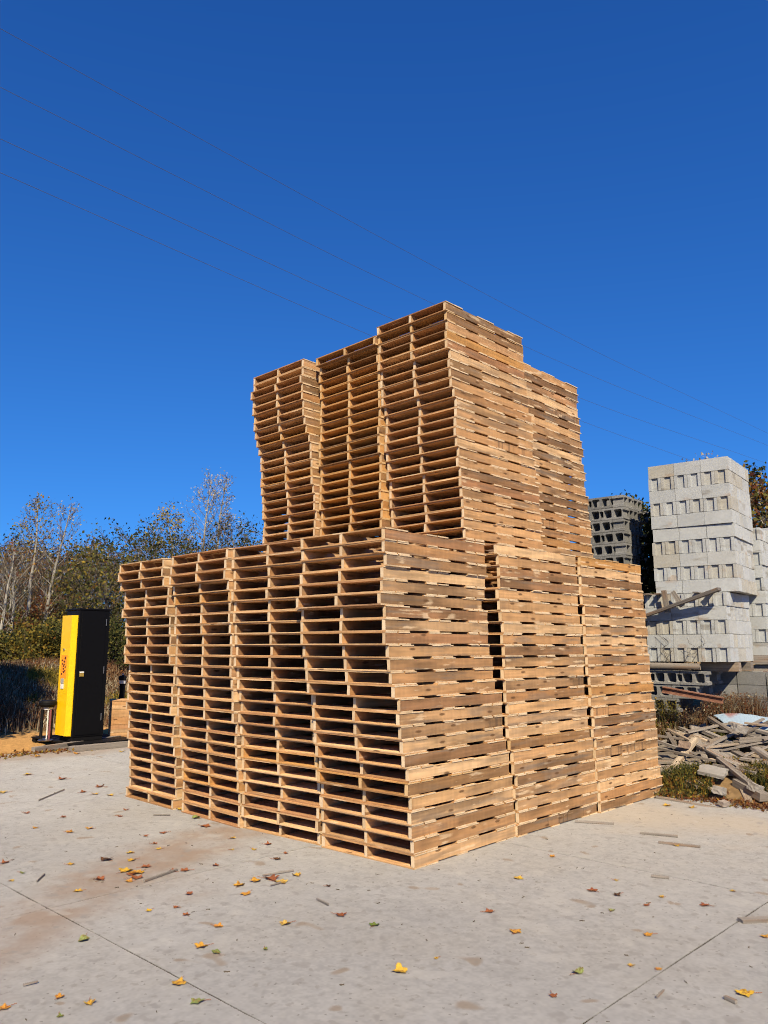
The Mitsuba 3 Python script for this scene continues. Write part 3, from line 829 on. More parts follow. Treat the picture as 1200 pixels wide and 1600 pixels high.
def blades(base, height, hue, hue_sd, lean=0.35, width=0.012, tone=(0.6, 1.2)):
    n = len(base)
    h = height * rv.uniform(0.5, 1.2, n)
    a = rv.uniform(0, 2 * np.pi, n)
    l = rv.uniform(0, lean, n) * h
    tip = base + np.stack([np.cos(a) * l, np.sin(a) * l, h], 1)
    mid = base + np.stack([np.cos(a) * l * 0.3, np.sin(a) * l * 0.3, h * 0.55], 1)
    t = rv.uniform(0, 2 * np.pi, n)
    s = np.stack([np.cos(t), np.sin(t), t * 0], 1) * width * 0.5
    v = np.stack([base - s, base + s, mid + s * 0.8, mid - s * 0.8, tip], 1).reshape(-1, 3)
    k = np.arange(n)[:, None] * 5
    f = np.vstack([k + [0, 1, 2], k + [0, 2, 3], k + [3, 2, 4]])
    hh = np.clip(np.asarray(hue) + rv.normal(0, 1, n) * hue_sd, 0, 7)
    return v, f, np.repeat(np.stack([hh, rv.uniform(*tone, n)], 1), 5, axis=0)


def grow(base, height, r0, spread, n1, n2, n3, rise=(35, 55), first=0.2, lean=(0, 0), shape="column", pale=True):
    """A tree's skeleton: (tubes of trunk and limbs, tubes of twigs, twig tips)."""
    base = np.asarray(base, float)
    ident = rv.integers(0, 40) if pale else 60 + rv.integers(0, 40)
    n = 9
    t = np.linspace(0, 1, n)
    wand = np.cumsum(rv.normal(0, 0.012 * height, (n, 2)), axis=0) * t[:, None]
    trunk = base + np.stack([wand[:, 0] + lean[0] * t * height, wand[:, 1] + lean[1] * t * height, t * height], 1)
    wood = [tube(trunk, r0 * (1 - 0.9 * t) + 0.004, 7, ident)]
    twigs, tips = [], []
    for k in range(n1):
        s = first + (1 - first) * (k + rv.uniform(0, 1)) / n1
        s = min(s, 0.98)
        o = np.array([np.interp(s, t, trunk[:, c]) for c in range(3)])
        if shape == "column":
            L = spread * (0.35 + 0.9 * math.sin(math.pi * min(1, (s - first) / (1 - first) * 0.85 + 0.12)))
        elif shape == "round":
            L = spread * (0.45 + 0.75 * math.sqrt(max(0, 1 - (2 * (s - first) / (1 - first) - 0.85) ** 2 * 0.8)))
        else:
            L = spread * (1.08 - (s - first) / (1 - first))
        az = k * 2.4 + rv.uniform(-0.5, 0.5)
        el = math.radians(rv.uniform(*rise))
        d = np.array([math.cos(az) * math.cos(el), math.sin(az) * math.cos(el), math.sin(el)])
        m = 5
        tt = np.linspace(0, 1, m)[:, None]
        br = o + d * L * tt + np.array([0, 0, 0.22 * L]) * tt ** 2 + np.cumsum(rv.normal(0, 0.03 * L, (m, 3)), axis=0) * tt
        rb_ = max(0.006, r0 * (1 - 0.85 * s) * (0.30 if pale else 0.42))
        wood.append(tube(br, np.maximum(rb_ * (1 - 0.8 * tt[:, 0]), 0.006), 5, ident))
        for q in range(n2):
            w = rv.uniform(0.2, 1.0)
            o2_ = np.array([np.interp(w, tt[:, 0], br[:, c]) for c in range(3)])
            d2 = d + rv.normal(0, 0.55, 3) + np.array([0, 0, 0.35])
            d2 /= np.linalg.norm(d2)
            L2 = L * rv.uniform(0.2, 0.5)
            b2 = np.stack([o2_, o2_ + d2 * L2 * 0.5 + rv.normal(0, 0.04 * L2, 3), o2_ + d2 * L2])
            twigs.append(tube(b2, [max(rb_ * 0.4, 0.005), max(rb_ * 0.3, 0.004), 0.003], 3, 60 + ident % 40, False))
            tips.append(b2[2])
            for z in range(n3):
                w3 = rv.uniform(0.3, 1.0)
                o3_ = b2[0] + (b2[2] - b2[0]) * w3
                d3 = d2 + rv.normal(0, 0.6, 3) + np.array([0, 0, 0.3])
                d3 /= np.linalg.norm(d3)
                L3 = L2 * rv.uniform(0.25, 0.6)
                twigs.append(tube(np.stack([o3_, o3_ + d3 * L3 * 0.5, o3_ + d3 * L3]), [0.006, 0.005, 0.003], 3, 60 + ident % 40, False))
                tips.append(o3_ + d3 * L3)
    return wood, twigs, np.array(tips)


def tree(name, base, height, r0, spread, n1, n2, n3, label, group, leaf, pale=True, **kw):
    """height: of the tree's top above the yard. leaf: dict(n, size, hue, sd, tone, top): leaves around the twig tips; top keeps them in the upper share of the tree."""
    height -= base[2]
    wood, twigs, tips = grow(base, height, r0, spread, n1, n2, n3, pale=pale, **kw)
    key = numbered(name)
    putuv(part(key, "trunk"), join(wood), "bark", smooth=True)
    putuv(part(key, "twigs"), join(twigs), "bark")
    if leaf.get("top"):
        z = (tips[:, 2] - base[2]) / height
        keep = rv.uniform(size=len(tips)) < np.clip((z - leaf["top"]) / 0.15, 0.04, 1)
        tips = tips[keep]
    k = rv.integers(0, len(tips), leaf["n"])
    p = tips[k] + rv.normal(0, leaf.get("cloud", 0.12), (leaf["n"], 3))
    # every tip of the crown has a tint of its own
    hue = leaf["hue"] + rv.normal(0, leaf["sd"], len(tips))[k]
    putuv(part(key, "crown"), leaves(p, leaf["size"], hue, 0.15, leaf.get("tone", (0.7, 1.15))), "leaf")
    labels[key + "__twigs"] = {"kind": "stuff"}
    labels[key + "__crown"] = {"kind": "stuff"}
    tag(key, label, "tree", group)
    return key


def gp(px_x, depth, dz=0.0):
    """A point on the ground at a depth, by its bearing given as the ratio (px - 600) / 1231 of the optical axis."""
    x = (px_x - 600) / 1231 * depth
    return np.array([x, depth, heap_z(x, depth) + dz - 0.05])


PG = "bare pale trunked trees on the bank"
pale_leaf = dict(n=700, size=0.085, hue=6.6, sd=0.5, top=0.62, cloud=0.10, tone=(0.8, 1.4))
tree("pale_tree", gp(46, 26.5), 6.6, 0.079, 0.71, 32, 6, 3, "tall pale trunked tree with yellow green leaf tips, above the left of the yellow cabinet", PG, dict(n=630, size=0.085, hue=2.6, sd=0.5, top=0.60, cloud=0.10, tone=(0.8, 1.5)), lean=(0.035, 0))
tree("pale_tree", gp(68, 25.5), 6.2, 0.074, 0.74, 32, 6, 3, "bowed pale trunked tree with a bare round crown, left of the yellow cabinet", PG, dict(n=294, size=0.076, hue=6.7, sd=0.6, top=0.62, cloud=0.10, tone=(0.8, 1.4)), lean=(0.10, 0))
tree("pale_tree", gp(26, 25), 4.9, 0.063, 0.68, 28, 6, 3, "pale trunked bare tree left of the tallest one on the bank", PG, dict(n=294, size=0.076, hue=3.6, sd=0.8, top=0.55, cloud=0.10), lean=(0.0, 0))
tree("pale_tree", gp(4, 24), 4.6, 0.063, 0.68, 28, 6, 3, "pale trunked bare tree at the left edge of the bank", PG, dict(n=244, size=0.076, hue=5.6, sd=0.8, top=0.5, cloud=0.10), lean=(0.02, 0))
tree("pale_tree", gp(18, 27), 4.5, 0.047, 0.56, 26, 6, 3, "thin pale trunked tree second from the left edge", PG, dict(n=210, size=0.076, hue=5.8, sd=0.6, top=0.5, cloud=0.10), lean=(0.03, 0))
tree("pale_tree", gp(266, 36), 7.8, 0.084, 0.93, 32, 6, 3, "tree with a pale green top, left of the two tall bare ones above the pallets", PG, dict(n=770, size=0.111, hue=2.7, sd=0.5, top=0.66, cloud=0.13, tone=(1.0, 1.8)))
tree("pale_tree", gp(313, 36), 9.5, 0.095, 0.84, 38, 6, 3, "tall bare narrow tree with whitish tips, left one of the pair above the pallets", PG, dict(n=364, size=0.093, hue=6.9, sd=0.2, top=0.72, cloud=0.12, tone=(0.9, 1.5)), first=0.3)
tree("pale_tree", gp(336, 36), 9.5, 0.095, 0.68, 38, 6, 3, "tall bare narrow tree with whitish tips, right one of the pair above the pallets", PG, dict(n=364, size=0.093, hue=6.8, sd=0.3, top=0.72, cloud=0.12, tone=(0.9, 1.5)), first=0.3, lean=(0.012, 0))
tree("pale_tree", gp(374, 38), 7.9, 0.074, 0.81, 34, 6, 3, "small bare tree with pale speckled leaves, right of the tall bare pair", PG, dict(n=700, size=0.102, hue=6.6, sd=0.5, top=0.5, cloud=0.13, tone=(0.9, 1.6)))

for k, (b_, d_, y_) in enumerate(((10, 30, 868), (36, 31, 862), (84, 29, 872), (104, 30, 880), (140, 30, 876), (158, 32, 868), (182, 31, 872), (214, 34, 858), (248, 36, 846), (288, 38, 832), (352, 38, 826))):
    tree("thin_tree", gp(b_, d_), 1.793 + (1010 - y_) / 1231 * d_, 0.05, 0.75, 30, 6, 3, f"thin nearly bare grey tree among the leafy ones, {ordinal(k + 1)} from left", "thin bare trees behind the yard",
         dict(n=420, size=0.09, hue=(5.9, 2.2, 5.2, 3.2)[k % 4], sd=0.8, cloud=0.12, tone=(0.6, 1.3)), first=0.15)
BG = "leafy trees behind the yard"
SPEC = [   # bearing, depth, height, spread, hue, sd, what
    (168, 24.5, 4.1, 1.2, 1.8, 0.7, "olive green bushy tree right behind the black cabinet"),
    (128, 27, 4.2, 1.3, 2.0, 0.9, "olive and rust coloured tree behind the top of the yellow cabinet"),
    (205, 30, 5.3, 1.6, 1.0, 0.6, "dark olive tree left of the lower pallet stacks"),
    (236, 33, 6.0, 1.7, 1.1, 0.7, "dark green tree just above the left end of the pallets"),
    (292, 34, 5.8, 1.8, 1.0, 0.6, "dark green tree below the two tall bare trees"),
    (335, 36, 6.2, 1.7, 5.9, 0.7, "brownish tree behind the two tall bare trees"),
    (392, 35, 6.1, 1.5, 0.8, 0.4, "dark green tree left of the upper pallet stacks"),
    (410, 36, 7.0, 1.4, 0.7, 0.4, "dark green tall tree half hidden by the upper left pallet stack"),
    (90, 31, 4.5, 1.6, 5.4, 0.7, "rust red tree behind the pale trunks"),
    (50, 31, 4.5, 1.6, 5.2, 1.0, "brown red tree behind the tallest pale trunk"),
    (12, 32, 4.8, 1.8, 1.6, 1.0, "olive tree at the left edge behind the pale trunks"),
    (-40, 31, 4.9, 1.8, 1.2, 0.8, "olive tree just beyond the left edge"),
    (110, 35, 5.4, 1.7, 1.4, 0.7, "dark olive tree in the gap behind the bowed pale tree"),
    (150, 36, 5.5, 1.8, 6.0, 0.6, "brown grey tree behind the olive bushy tree"),
    (30, 36, 5.2, 1.8, 6.1, 0.7, "brown grey tree deep behind the tallest pale tree"),
    (72, 37, 5.2, 1.7, 2.0, 0.9, "yellow olive tree deep behind the bowed pale tree"),
    (185, 37, 5.8, 1.8, 1.3, 0.8, "olive tree deep behind the left end of the pallets"),
]
for b_, d_, h_, s_, hu, sd, what in SPEC:
    tree("leafy_tree", gp(b_, d_), h_, 0.07, s_, 24, 8, 3, what, BG, dict(n=int(900 + 420 * s_), size=0.12, hue=hu, sd=sd, cloud=0.17, tone=(0.55, 1.25)), pale=False, shape="round", first=0.06, rise=(5, 45))
for b_, d_, h_, s_, hu, sd, what in (
        (994, 24, 5.9, 0.9, 0.6, 0.4, "dark green tree behind the old open block pile, left"),
        (1022, 24, 5.7, 0.9, 1.0, 0.4, "olive tree between the old block pile and the tall tower"),
        (1192, 20, 5.7, 0.9, 3.9, 1.9, "tree with rust and green leaves at the right edge behind the tower"),
        (1215, 23, 6.4, 1.3, 0.9, 0.5, "dark green tree beyond the right edge behind the tower"),
        (1175, 28, 6.3, 1.1, 1.2, 0.5, "olive tree behind the tower near the right edge")):
    tree("leafy_tree", gp(b_, d_), h_, 0.08, s_, 26, 8, 3, what, "leafy trees behind the block stacks", dict(n=int(2600 + 1200 * s_), size=0.13, hue=hu, sd=sd, cloud=0.15, tone=(0.55, 1.25)), pale=False, shape="round", first=0.06, rise=(5, 45))
tree("leafy_tree", np.array([4.62, 13.25, 0.6]), 3.9, 0.05, 0.26, 40, 8, 3, "dark shaded evergreen in the gap between the old block pile and the tall tower", None, dict(n=9000, size=0.09, hue=0.3, sd=0.3, cloud=0.10, tone=(0.5, 1.0)), pale=False, shape="column", first=0.02, rise=(10, 50))
tree("pale_tree", gp(1108, 26), 7.8, 0.084, 0.80, 32, 6, 3, "round tree top with pale pinkish leaves peeking over the tall block tower", BG, dict(n=1050, size=0.093, hue=6.6, sd=0.5, top=0.55, cloud=0.13, tone=(0.9, 1.5)))

# low shrubs under the trees
SH = [(20, 22.5, 0.9, 1.6), (48, 22.0, 1.0, 2.3), (64, 22.2, 1.1, 2.4), (80, 22.8, 1.3, 2.2), (100, 23, 1.4, 1.8), (125, 23, 1.5, 1.6), (150, 22.5, 1.5, 1.3), (176, 22.0, 1.6, 1.0), (190, 22.0, 1.6, 1.2), (2, 22.5, 1.2, 1.0), (-20, 22.5, 1.3, 1.6),
      (70, 26, 2.2, 5.2), (92, 27, 2.4, 5.0), (40, 28, 2.0, 1.2), (15, 27, 2.0, 5.6), (110, 25, 2.0, 2.0), (160, 27, 2.6, 1.5), (135, 30, 3.0, 1.3), (60, 31, 2.6, 1.4), (0, 29, 2.4, 1.0)]
for k, (b_, d_, h_, hu) in enumerate(SH):
    o = gp(b_, d_)
    n_ = int(800 * h_) + 500
    c_ = rv.normal(0, 1, (int(14 * h_) + 8, 3)) * np.array([0.42, 0.4, 0.26]) * max(h_, 1.0) * 0.8 + np.array([0, 0, h_ * 0.55])
    c_[:, 2] = np.abs(c_[:, 2])
    p_ = o + c_[rv.integers(0, len(c_), n_)] + rv.normal(0, 0.13, (n_, 3))
    stems = [tube(np.stack([o + np.array([0, 0, -0.05]), o + c * np.array([0.5, 0.5, 0.55]), o + c]), [0.014, 0.01, 0.004], 3, 60 + k, False) for c in c_]
    key = numbered("shrub")
    putuv(part(key, "stems"), join(stems), "bark")
    putuv(part(key, "foliage"), leaves(p_, 0.085, hu, 0.7, (0.5, 1.3)), "leaf")
    labels[key + "__foliage"] = {"kind": "stuff"}
    words = {0: "dark green", 1: "olive", 2: "yellow green", 3: "yellow", 4: "orange", 5: "rust red", 6: "brown"}[int(round(hu))]
    tag(key, f"{words} shrub under the trees on the bank, {'front row' if d_ < 24 else 'back row'}, " + ("beyond the left edge" if b_ < 0 else f"about the {ordinal(sorted([s[0] for s in SH]).index(b_) + 1)} from left"), "shrub", "shrubs on the bank")

# tall dry grass on the bank
n_ = 60000
uu, vv = rv.uniform(12.7, 17.4, n_), rv.uniform(-5, 11, n_)
pt = CORNER + U * uu[:, None] + V * vv[:, None]
pt[:, 2] = ground_z(pt[:, 0], pt[:, 1])
f_ = meshkit.fbm(pt * np.array([0.7, 0.7, 0]), 3, 9)
hue = np.where(f_ > 0.54, 5.7, np.where(f_ > 0.36, 6.15, 2.4))
ok = (rv.uniform(size=n_) < np.clip((uu - 12.7) / 0.8, 0.06, 1))
g1 = blades(pt[ok], 0.31 * (0.6 + 0.9 * f_[ok]), hue[ok], 0.45, 0.6, 0.022, (0.8, 1.7))
lp = pt[ok][::2] + np.stack([rv.normal(0, .05, ok[::1].sum() // 2 + ok.sum() % 2), rv.normal(0, .05, ok.sum() // 2 + ok.sum() % 2), rv.uniform(0.03, 0.33, ok.sum() // 2 + ok.sum() % 2)], 1)
g2 = leaves(lp, 0.05, hue[ok][::2] * 0.7 + 1.2, 0.9, (0.5, 1.3))
putuv("dry_grass", join([g1, g2]), "leaf")
tag("dry_grass", "tall dry brown and olive grass covering the bank behind the cabinet", "grass", kind="stuff")


def patch(name, centre, r, n, height, hue, sd, label, cat, leafy=0, lean=0.6, width=0.010, leaf_size=0.03, kind="stuff"):
    a, q = rv.uniform(0, 2 * np.pi, n), np.sqrt(rv.uniform(0, 1, n))
    p_ = np.stack([centre[0] + r[0] * q * np.cos(a), centre[1] + r[1] * q * np.sin(a), a * 0], 1)
    p_[:, 2] = ground_z(p_[:, 0], p_[:, 1]) - 0.01
    it = [blades(p_, height, hue, sd, lean, width)]
    if leafy:
        k = rv.integers(0, n, leafy)
        lp_ = p_[k] + np.stack([rv.normal(0, 0.03, leafy), rv.normal(0, 0.03, leafy), rv.uniform(0.1, 1.0, leafy) * height], 1)
        it.append(leaves(lp_, leaf_size, hue, sd, (0.6, 1.3)))
    key = numbered(name)
    putuv(key, join(it), "leaf")
    tag(key, label, cat, kind=kind)


patch("weeds", (3.62, 10.12), (0.40, 0.32), 900, 0.17, 2.0, 1.5, "green weeds beside the foot of the right pallet stack", "weeds", 1800)
patch("weeds", (3.80, 10.45), (0.26, 0.18), 420, 0.18, 1.4, 0.9, "darker green weeds under the cream post", "weeds", 900)
patch("weeds", (4.62, 9.92), (0.26, 0.24), 500, 0.20, 1.6, 1.3, "green weeds between the broken slab and the right edge", "weeds", 800)
patch("weeds", (4.30, 10.42), (0.30, 0.14), 260, 0.13, 2.2, 1.5, "low green weeds in front of the wide flat plank", "weeds", 500)
patch("weeds", (4.62, 11.15), (0.16, 0.40), 500, 0.12, 1.6, 0.5, "mossy green weeds along the board left of the blue sheet", "weeds", 500)
patch("dry_brush", (5.15, 11.85), (0.45, 0.25), 800, 0.42, 5.7, 0.7, "dry brown brush right below the tall tower", "brush", 1400, 0.7, 0.007)
patch("dry_brush", (4.55, 11.85), (0.5, 0.2), 350, 0.36, 5.9, 0.6, "dry tangled brush in front of the open blocks", "brush", 500, 0.9, 0.006)
patch("dry_brush", (3.95, 11.85), (0.35, 0.25), 350, 0.36, 5.6, 0.8, "dry tangled brush beside the right pallet stack", "brush", 400, 0.9, 0.006)
patch("weeds", (4.10, 11.85), (0.22, 0.16), 130, 0.5, 2.3, 0.6, "tall yellow green weeds growing before the open blocks at left", "weeds", 700, 0.5, 0.008)

# bare vines climbing the tower face
vines = []
for k in range(9):
    p = face(rv.uniform(0.4, 1.15), 1.5, 0.03)
    pts = [p]
    for q in range(7):
        p = p + eT * rv.normal(0, 0.06) + Z * rv.uniform(0.02, 0.09) + nT * rv.normal(0, 0.015)
        pts.append(p)
    vines.append(tube(np.array(pts), 0.003, 3, 70, False))
putuv("dead_vine", join(vines), "bark")
tag("dead_vine", "thin dead vines climbing the bottom cube of the tall block tower", "vine")

# leaf litter along the edge of the yard by the heap
n_ = 2600
uu, vv = rv.uniform(-3.2, 0.05, n_), 4.60 + np.abs(rv.normal(0, 0.10, n_)) * rv.choice([-1, 1], n_, p=[0.6, 0.4])
pt = CORNER + U * uu[:, None] + V * vv[:, None]
pt[:, 2] = np.maximum(ground_z(pt[:, 0], pt[:, 1]), 0.0) + rv.uniform(0.004, 0.03, n_)
L_ = leaves(pt, 0.04, 5.0, 0.7, (0.5, 1.2), 0, 0.5)
L_[0][:, 2] = np.maximum(L_[0][:, 2], 0.003)
putuv("leaf_litter", L_, "leaf")
tag("leaf_litter", "brown crumbled leaf litter along the yard edge at the debris heap", "leaf litter", kind="stuff")
n_ = 1300
uu, vv = 9.42 + np.abs(rv.normal(0, 0.16, n_)) * rv.choice([-1, 1], n_, p=[0.8, 0.2]), rv.uniform(-3, 3.5, n_)
pt = CORNER + U * uu[:, None] + V * vv[:, None]
pt[:, 2] = 0.004 + rv.uniform(0, 0.02, n_)
L_ = leaves(pt, 0.06, 4.2, 0.8, (0.7, 1.2), 0, 0.6)
L_[0][:, 2] = np.maximum(L_[0][:, 2], 0.003)
putuv("leaf_litter_001", L_, "leaf")
tag("leaf_litter_001", "orange leaf litter along the yard edge in front of the cabinet", "leaf litter", kind="stuff")

# dense evergreen left of the view: its shade lies on the bank
tree("shade_tree", np.array([-9.22, 13.4, 0.0]), 6.2, 0.16, 1.05, 110, 12, 3, "dense evergreen beyond the left edge that shades the bank", None, dict(n=45000, size=0.14, hue=0.4, sd=0.3, cloud=0.12), pale=False, shape="column", first=0.02, rise=(-5, 25))

# ---------------------------------------------------------------- cabinet, bollard lights, timber at the left
# cabinet frame: x along the yellow front (to the left), y along the black side (away), z up
CB = np.array([-5.63, 14.68, 0.0])
CM = frame(CB, -U * -1.0, V, Z)          # x = U, y = V
CM[:3, 0], CM[:3, 1] = U, V


def cab(lo, hi):
    v_, f_, uv_ = uvbox(lo, hi)
    return xf(v_, CM), f_


def rounded(lo, hi, r):
    lo, hi = np.array(lo, float), np.array(hi, float)
    m = trimesh.creation.box(extents=hi - lo)
    import manifold3d as m3
    s = m3.Manifold.sphere(r, 12)
    pts = [s.translate([x, y, z]) for x in (lo[0] + r, hi[0] - r) for y in (lo[1] + r, hi[1] - r) for z in (lo[2] + r, hi[2] - r)]
    h = m3.Manifold.batch_hull(pts).to_mesh()
    return np.array(h.vert_properties[:, :3]), np.array(h.tri_verts)


def cabr(lo, hi, r=0.01):
    v_, f_ = rounded(lo, hi, r)
    return xf(v_, CM), f_


tag("tall_cabinet", "tall black cabinet with a yellow front standing on a skid by the bank", "cabinet")
put("tall_cabinet__body", cabr((0.0, 0.0, 0.17), (0.53, 0.60, 2.46), 0.012), "black_paint", smooth=25)
put("tall_cabinet__base", cabr((0.012, 0.012, 0.10), (0.518, 0.59, 0.172), 0.006), "black_rubber", smooth=25)
put("tall_cabinet__cap", cabr((-0.012, -0.012, 2.462), (0.542, 0.612, 2.50), 0.01), "black_paint", smooth=25)
fp = extrude(Polygon([(0.035, 0.0), (0.035, -0.012), (0.135, -0.075), (0.525, -0.075), (0.525, 0.0)]), 2.17)
fv = np.asarray(fp.vertices) + np.array([0, -0.002, 0.20])
put("tall_cabinet__front_panel", (xf(fv, CM), np.asarray(fp.faces)), "yellow_paint")
labels["tall_cabinet__front_panel"] = {"label": "glossy yellow folded front panel"}
put("tall_cabinet__side_door", cabr((-0.012, 0.05, 0.21), (0.001, 0.52, 2.42), 0.004), "black_paint", smooth=25)
for z in (0.45, 1.30, 2.18):
    put(part("tall_cabinet", "hinge"), (lambda t: (xf(t[0], CM), t[1]))(tube([(-0.012, 0.53, z), (-0.012, 0.53, z + 0.13)], 0.009, 8)), "steel", smooth=30)
put("tall_cabinet__lock", cabr((-0.030, 0.062, 1.255), (-0.012, 0.145, 1.315), 0.004), "brass", smooth=25)
put("tall_cabinet__lock__cover", cabr((-0.034, 0.064, 1.317), (-0.012, 0.143, 1.345), 0.004), "white_plastic", smooth=25)
for z in (0.30, 2.10):
    put(part("tall_cabinet", "latch"), cabr((0.531, -0.05, z), (0.556, -0.02, z + 0.055), 0.006), "white_plastic", smooth=25)
put("tall_cabinet__button", (lambda t: (xf(t[0], CM), t[1]))(tube([(0.36, -0.077, 1.74), (0.36, -0.092, 1.74)], 0.024, 14)), "steel", smooth=30)
put("tall_cabinet__label_plate", cab((0.22, -0.0805, 1.22), (0.46, -0.0775, 1.64)), "orange_print")
rc = np.random.default_rng(4)
it = []
for k in range(15):
    c0 = np.array([0.34 + rc.uniform(-0.075, 0.075), -0.0835, 1.285 + 0.32 * (k + 0.5) / 15 + rc.uniform(-0.01, 0.01)])
    a = rc.uniform(0, np.pi)
    ring = [(math.cos(t + a) * 0.030 * rc.uniform(0.6, 1.2), math.sin(t + a) * 0.018 * rc.uniform(0.7, 1.2)) for t in np.linspace(0, 2 * np.pi, 7)[:-1]]
    m = extrude(Polygon(ring).convex_hull, 0.002)
    v_ = np.asarray(m.vertices)
    v_ = np.stack([v_[:, 0], v_[:, 2], v_[:, 1]], 1) + c0
    it.append((xf(v_, CM), np.asarray(m.faces), np.zeros((len(v_), 2))))
j_ = join(it)
put("tall_cabinet__label_plate__marks", (j_[0], j_[1]), "dark_print")
put("tall_cabinet__reader", cabr((0.30, -0.094, 1.13), (0.40, -0.078, 1.215), 0.005), "grey_print", smooth=25)
put("tall_cabinet__paper_slot", cabr((0.29, -0.094, 1.03), (0.40, -0.078, 1.12), 0.005), "white_plastic", smooth=25)

tag("skid", "low black skid under the tall yellow and black cabinet", "skid")
for k, (lo, hi) in enumerate((((-0.35, -0.12, 0.075), (1.45, 0.30, 0.098)), ((-0.35, 0.32, 0.075), (1.45, 0.72, 0.098)), ((-0.35, 0.74, 0.075), (1.45, 1.10, 0.098)))):
    put(part("skid", "deck_board"), cab(lo, hi), "black_rubber")
for x in (-0.35, 0.45, 1.30):
    put(part("skid", "runner"), cab((x, -0.10, 0.004), (x + 0.15, 1.08, 0.073)), "black_rubber")


def bollard(pos, h, label, slim):
    key = numbered("bollard_light")
    x, y, z = pos
    tag(key, label, "bollard light", "black bollard lights with a white band")
    mv = lambda m: (np.asarray(m.vertices) + np.array(pos), np.asarray(m.faces))
    if slim:
        put(part(key, "post"), mv(lathe([(0, 0), (0.055, 0), (0.055, h - 0.17), (0, h - 0.17)])), "black_rubber", smooth=30)
        put(part(key, "lens"), mv(lathe([(0, h - 0.168), (0.06, h - 0.168), (0.064, h - 0.10), (0, h - 0.10)])), "white_plastic", smooth=30)
        put(part(key, "cap"), mv(lathe([(0, h - 0.098), (0.075, h - 0.098), (0.078, h - 0.03), (0.05, h), (0, h + 0.004)])), "black_rubber", smooth=30)
        put(part(key, "finial"), mv(lathe([(0, h + 0.005), (0.015, h + 0.005), (0.012, h + 0.035), (0, h + 0.04)], 10)), "steel", smooth=30)
    else:
        put(part(key, "base"), mv(lathe([(0, 0), (0.13, 0), (0.135, 0.012), (0.10, 0.03), (0.04, 0.045), (0, 0.045)])), "steel", smooth=30)
        for nm, dx, dy, r, mat in (("post", -0.09, 0.0, 0.028, "black_rubber"), ("post", 0.06, 0.05, 0.035, "black_rubber"), ("tube", 0.03, -0.03, 0.012, "white_plastic"), ("tube", 0.07, -0.015, 0.019, "maroon")):
            t = tube([(dx, dy, 0.03), (dx, dy, h - 0.15)], r, 10)
            put(part(key, nm), (t[0] + np.array(pos), t[1]), mat, smooth=30)
        put(part(key, "lens"), mv(lathe([(0, h - 0.148), (0.065, h - 0.148), (0.07, h - 0.105), (0, h - 0.105)])), "white_plastic", smooth=30)
        put(part(key, "collar"), mv(lathe([(0, h - 0.103), (0.11, h - 0.103), (0.15, h - 0.06), (0, h - 0.06)])), "black_rubber", smooth=30)
        put(part(key, "cap"), mv(lathe([(0, h - 0.058), (0.155, h - 0.058), (0.16, h - 0.015), (0.14, h + 0.015), (0, h + 0.03)])), "black_rubber", smooth=30)


bollard((-6.20, 14.92, 0.099), 0.70, "short black bollard light with pale base standing beside the yellow front of the cabinet", False)
bollard((-5.34, 16.45, float(ground_z(-5.34, 16.45)) - 0.02), 1.25, "slim black bollard light with a white band behind the tan crate", True)

# tan crate behind the left end of the pallets
CRM = frame(np.array([-5.25, 15.62, 0.0]), np.array([0.93, 0.37, 0]) / np.linalg.norm([0.93, 0.37]), np.array([-0.37, 0.93, 0]) / np.linalg.norm([0.93, 0.37]), Z)
tag("tan_crate", "pale tan crate of horizontal boards beside the left end of the pallets", "crate")
rk = np.random.default_rng(8)
for k in range(5):
    z0 = 0.02 + 0.145 * k
    for nm, lo, hi in (("front_board", (-0.02 + rk.uniform(-.015, .015), 0, z0), (0.62, 0.03, z0 + 0.140)), ("side_board", (-0.018, 0.034, z0), (0.012, 0.55, z0 + 0.140)), ("rear_board", (0.0, 0.56, z0), (0.62, 0.59, z0 + 0.140)), ("side_board", (0.59, 0.034, z0), (0.62, 0.55, z0 + 0.140))):
        v_, f_, uv_ = uvbox(lo, hi, 300 + k if nm != "front_board" else 3 * k, rk, 0.002)
        putuv(part("tan_crate", nm), (xf(v_, CRM), f_, uv_), "wood")
v_, f_, uv_ = uvbox((-0.03, -0.01, 0.746), (0.63, 0.60, 0.766), 12, rk, 0.002)
putuv("tan_crate__lid", (xf(v_, CRM), f_, uv_), "wood")

# timbers along the edge of the yard
def edge(u, v, z):
    return at(u, v, z)


plank("edge_timber", (-5.98, 13.92, 0.06), (-4.95, 16.05, 0.06), 0.09, 0.09, "long pale timber lying along the yard edge in front of the cabinet", "timber", ident=41)
plank("edge_timber", (-5.42, 14.10, 0.05), (-4.5, 15.05, 0.05), 0.13, 0.09, "shorter brown grey timber in front of the long pale one", "timber", ident=42)
plank("edge_timber", edge(9.75, -4.2, 0.04), edge(9.70, -0.55, 0.03), 0.07, 0.05, "low brown timber along the pale path at the left edge", "timber", ident=43)

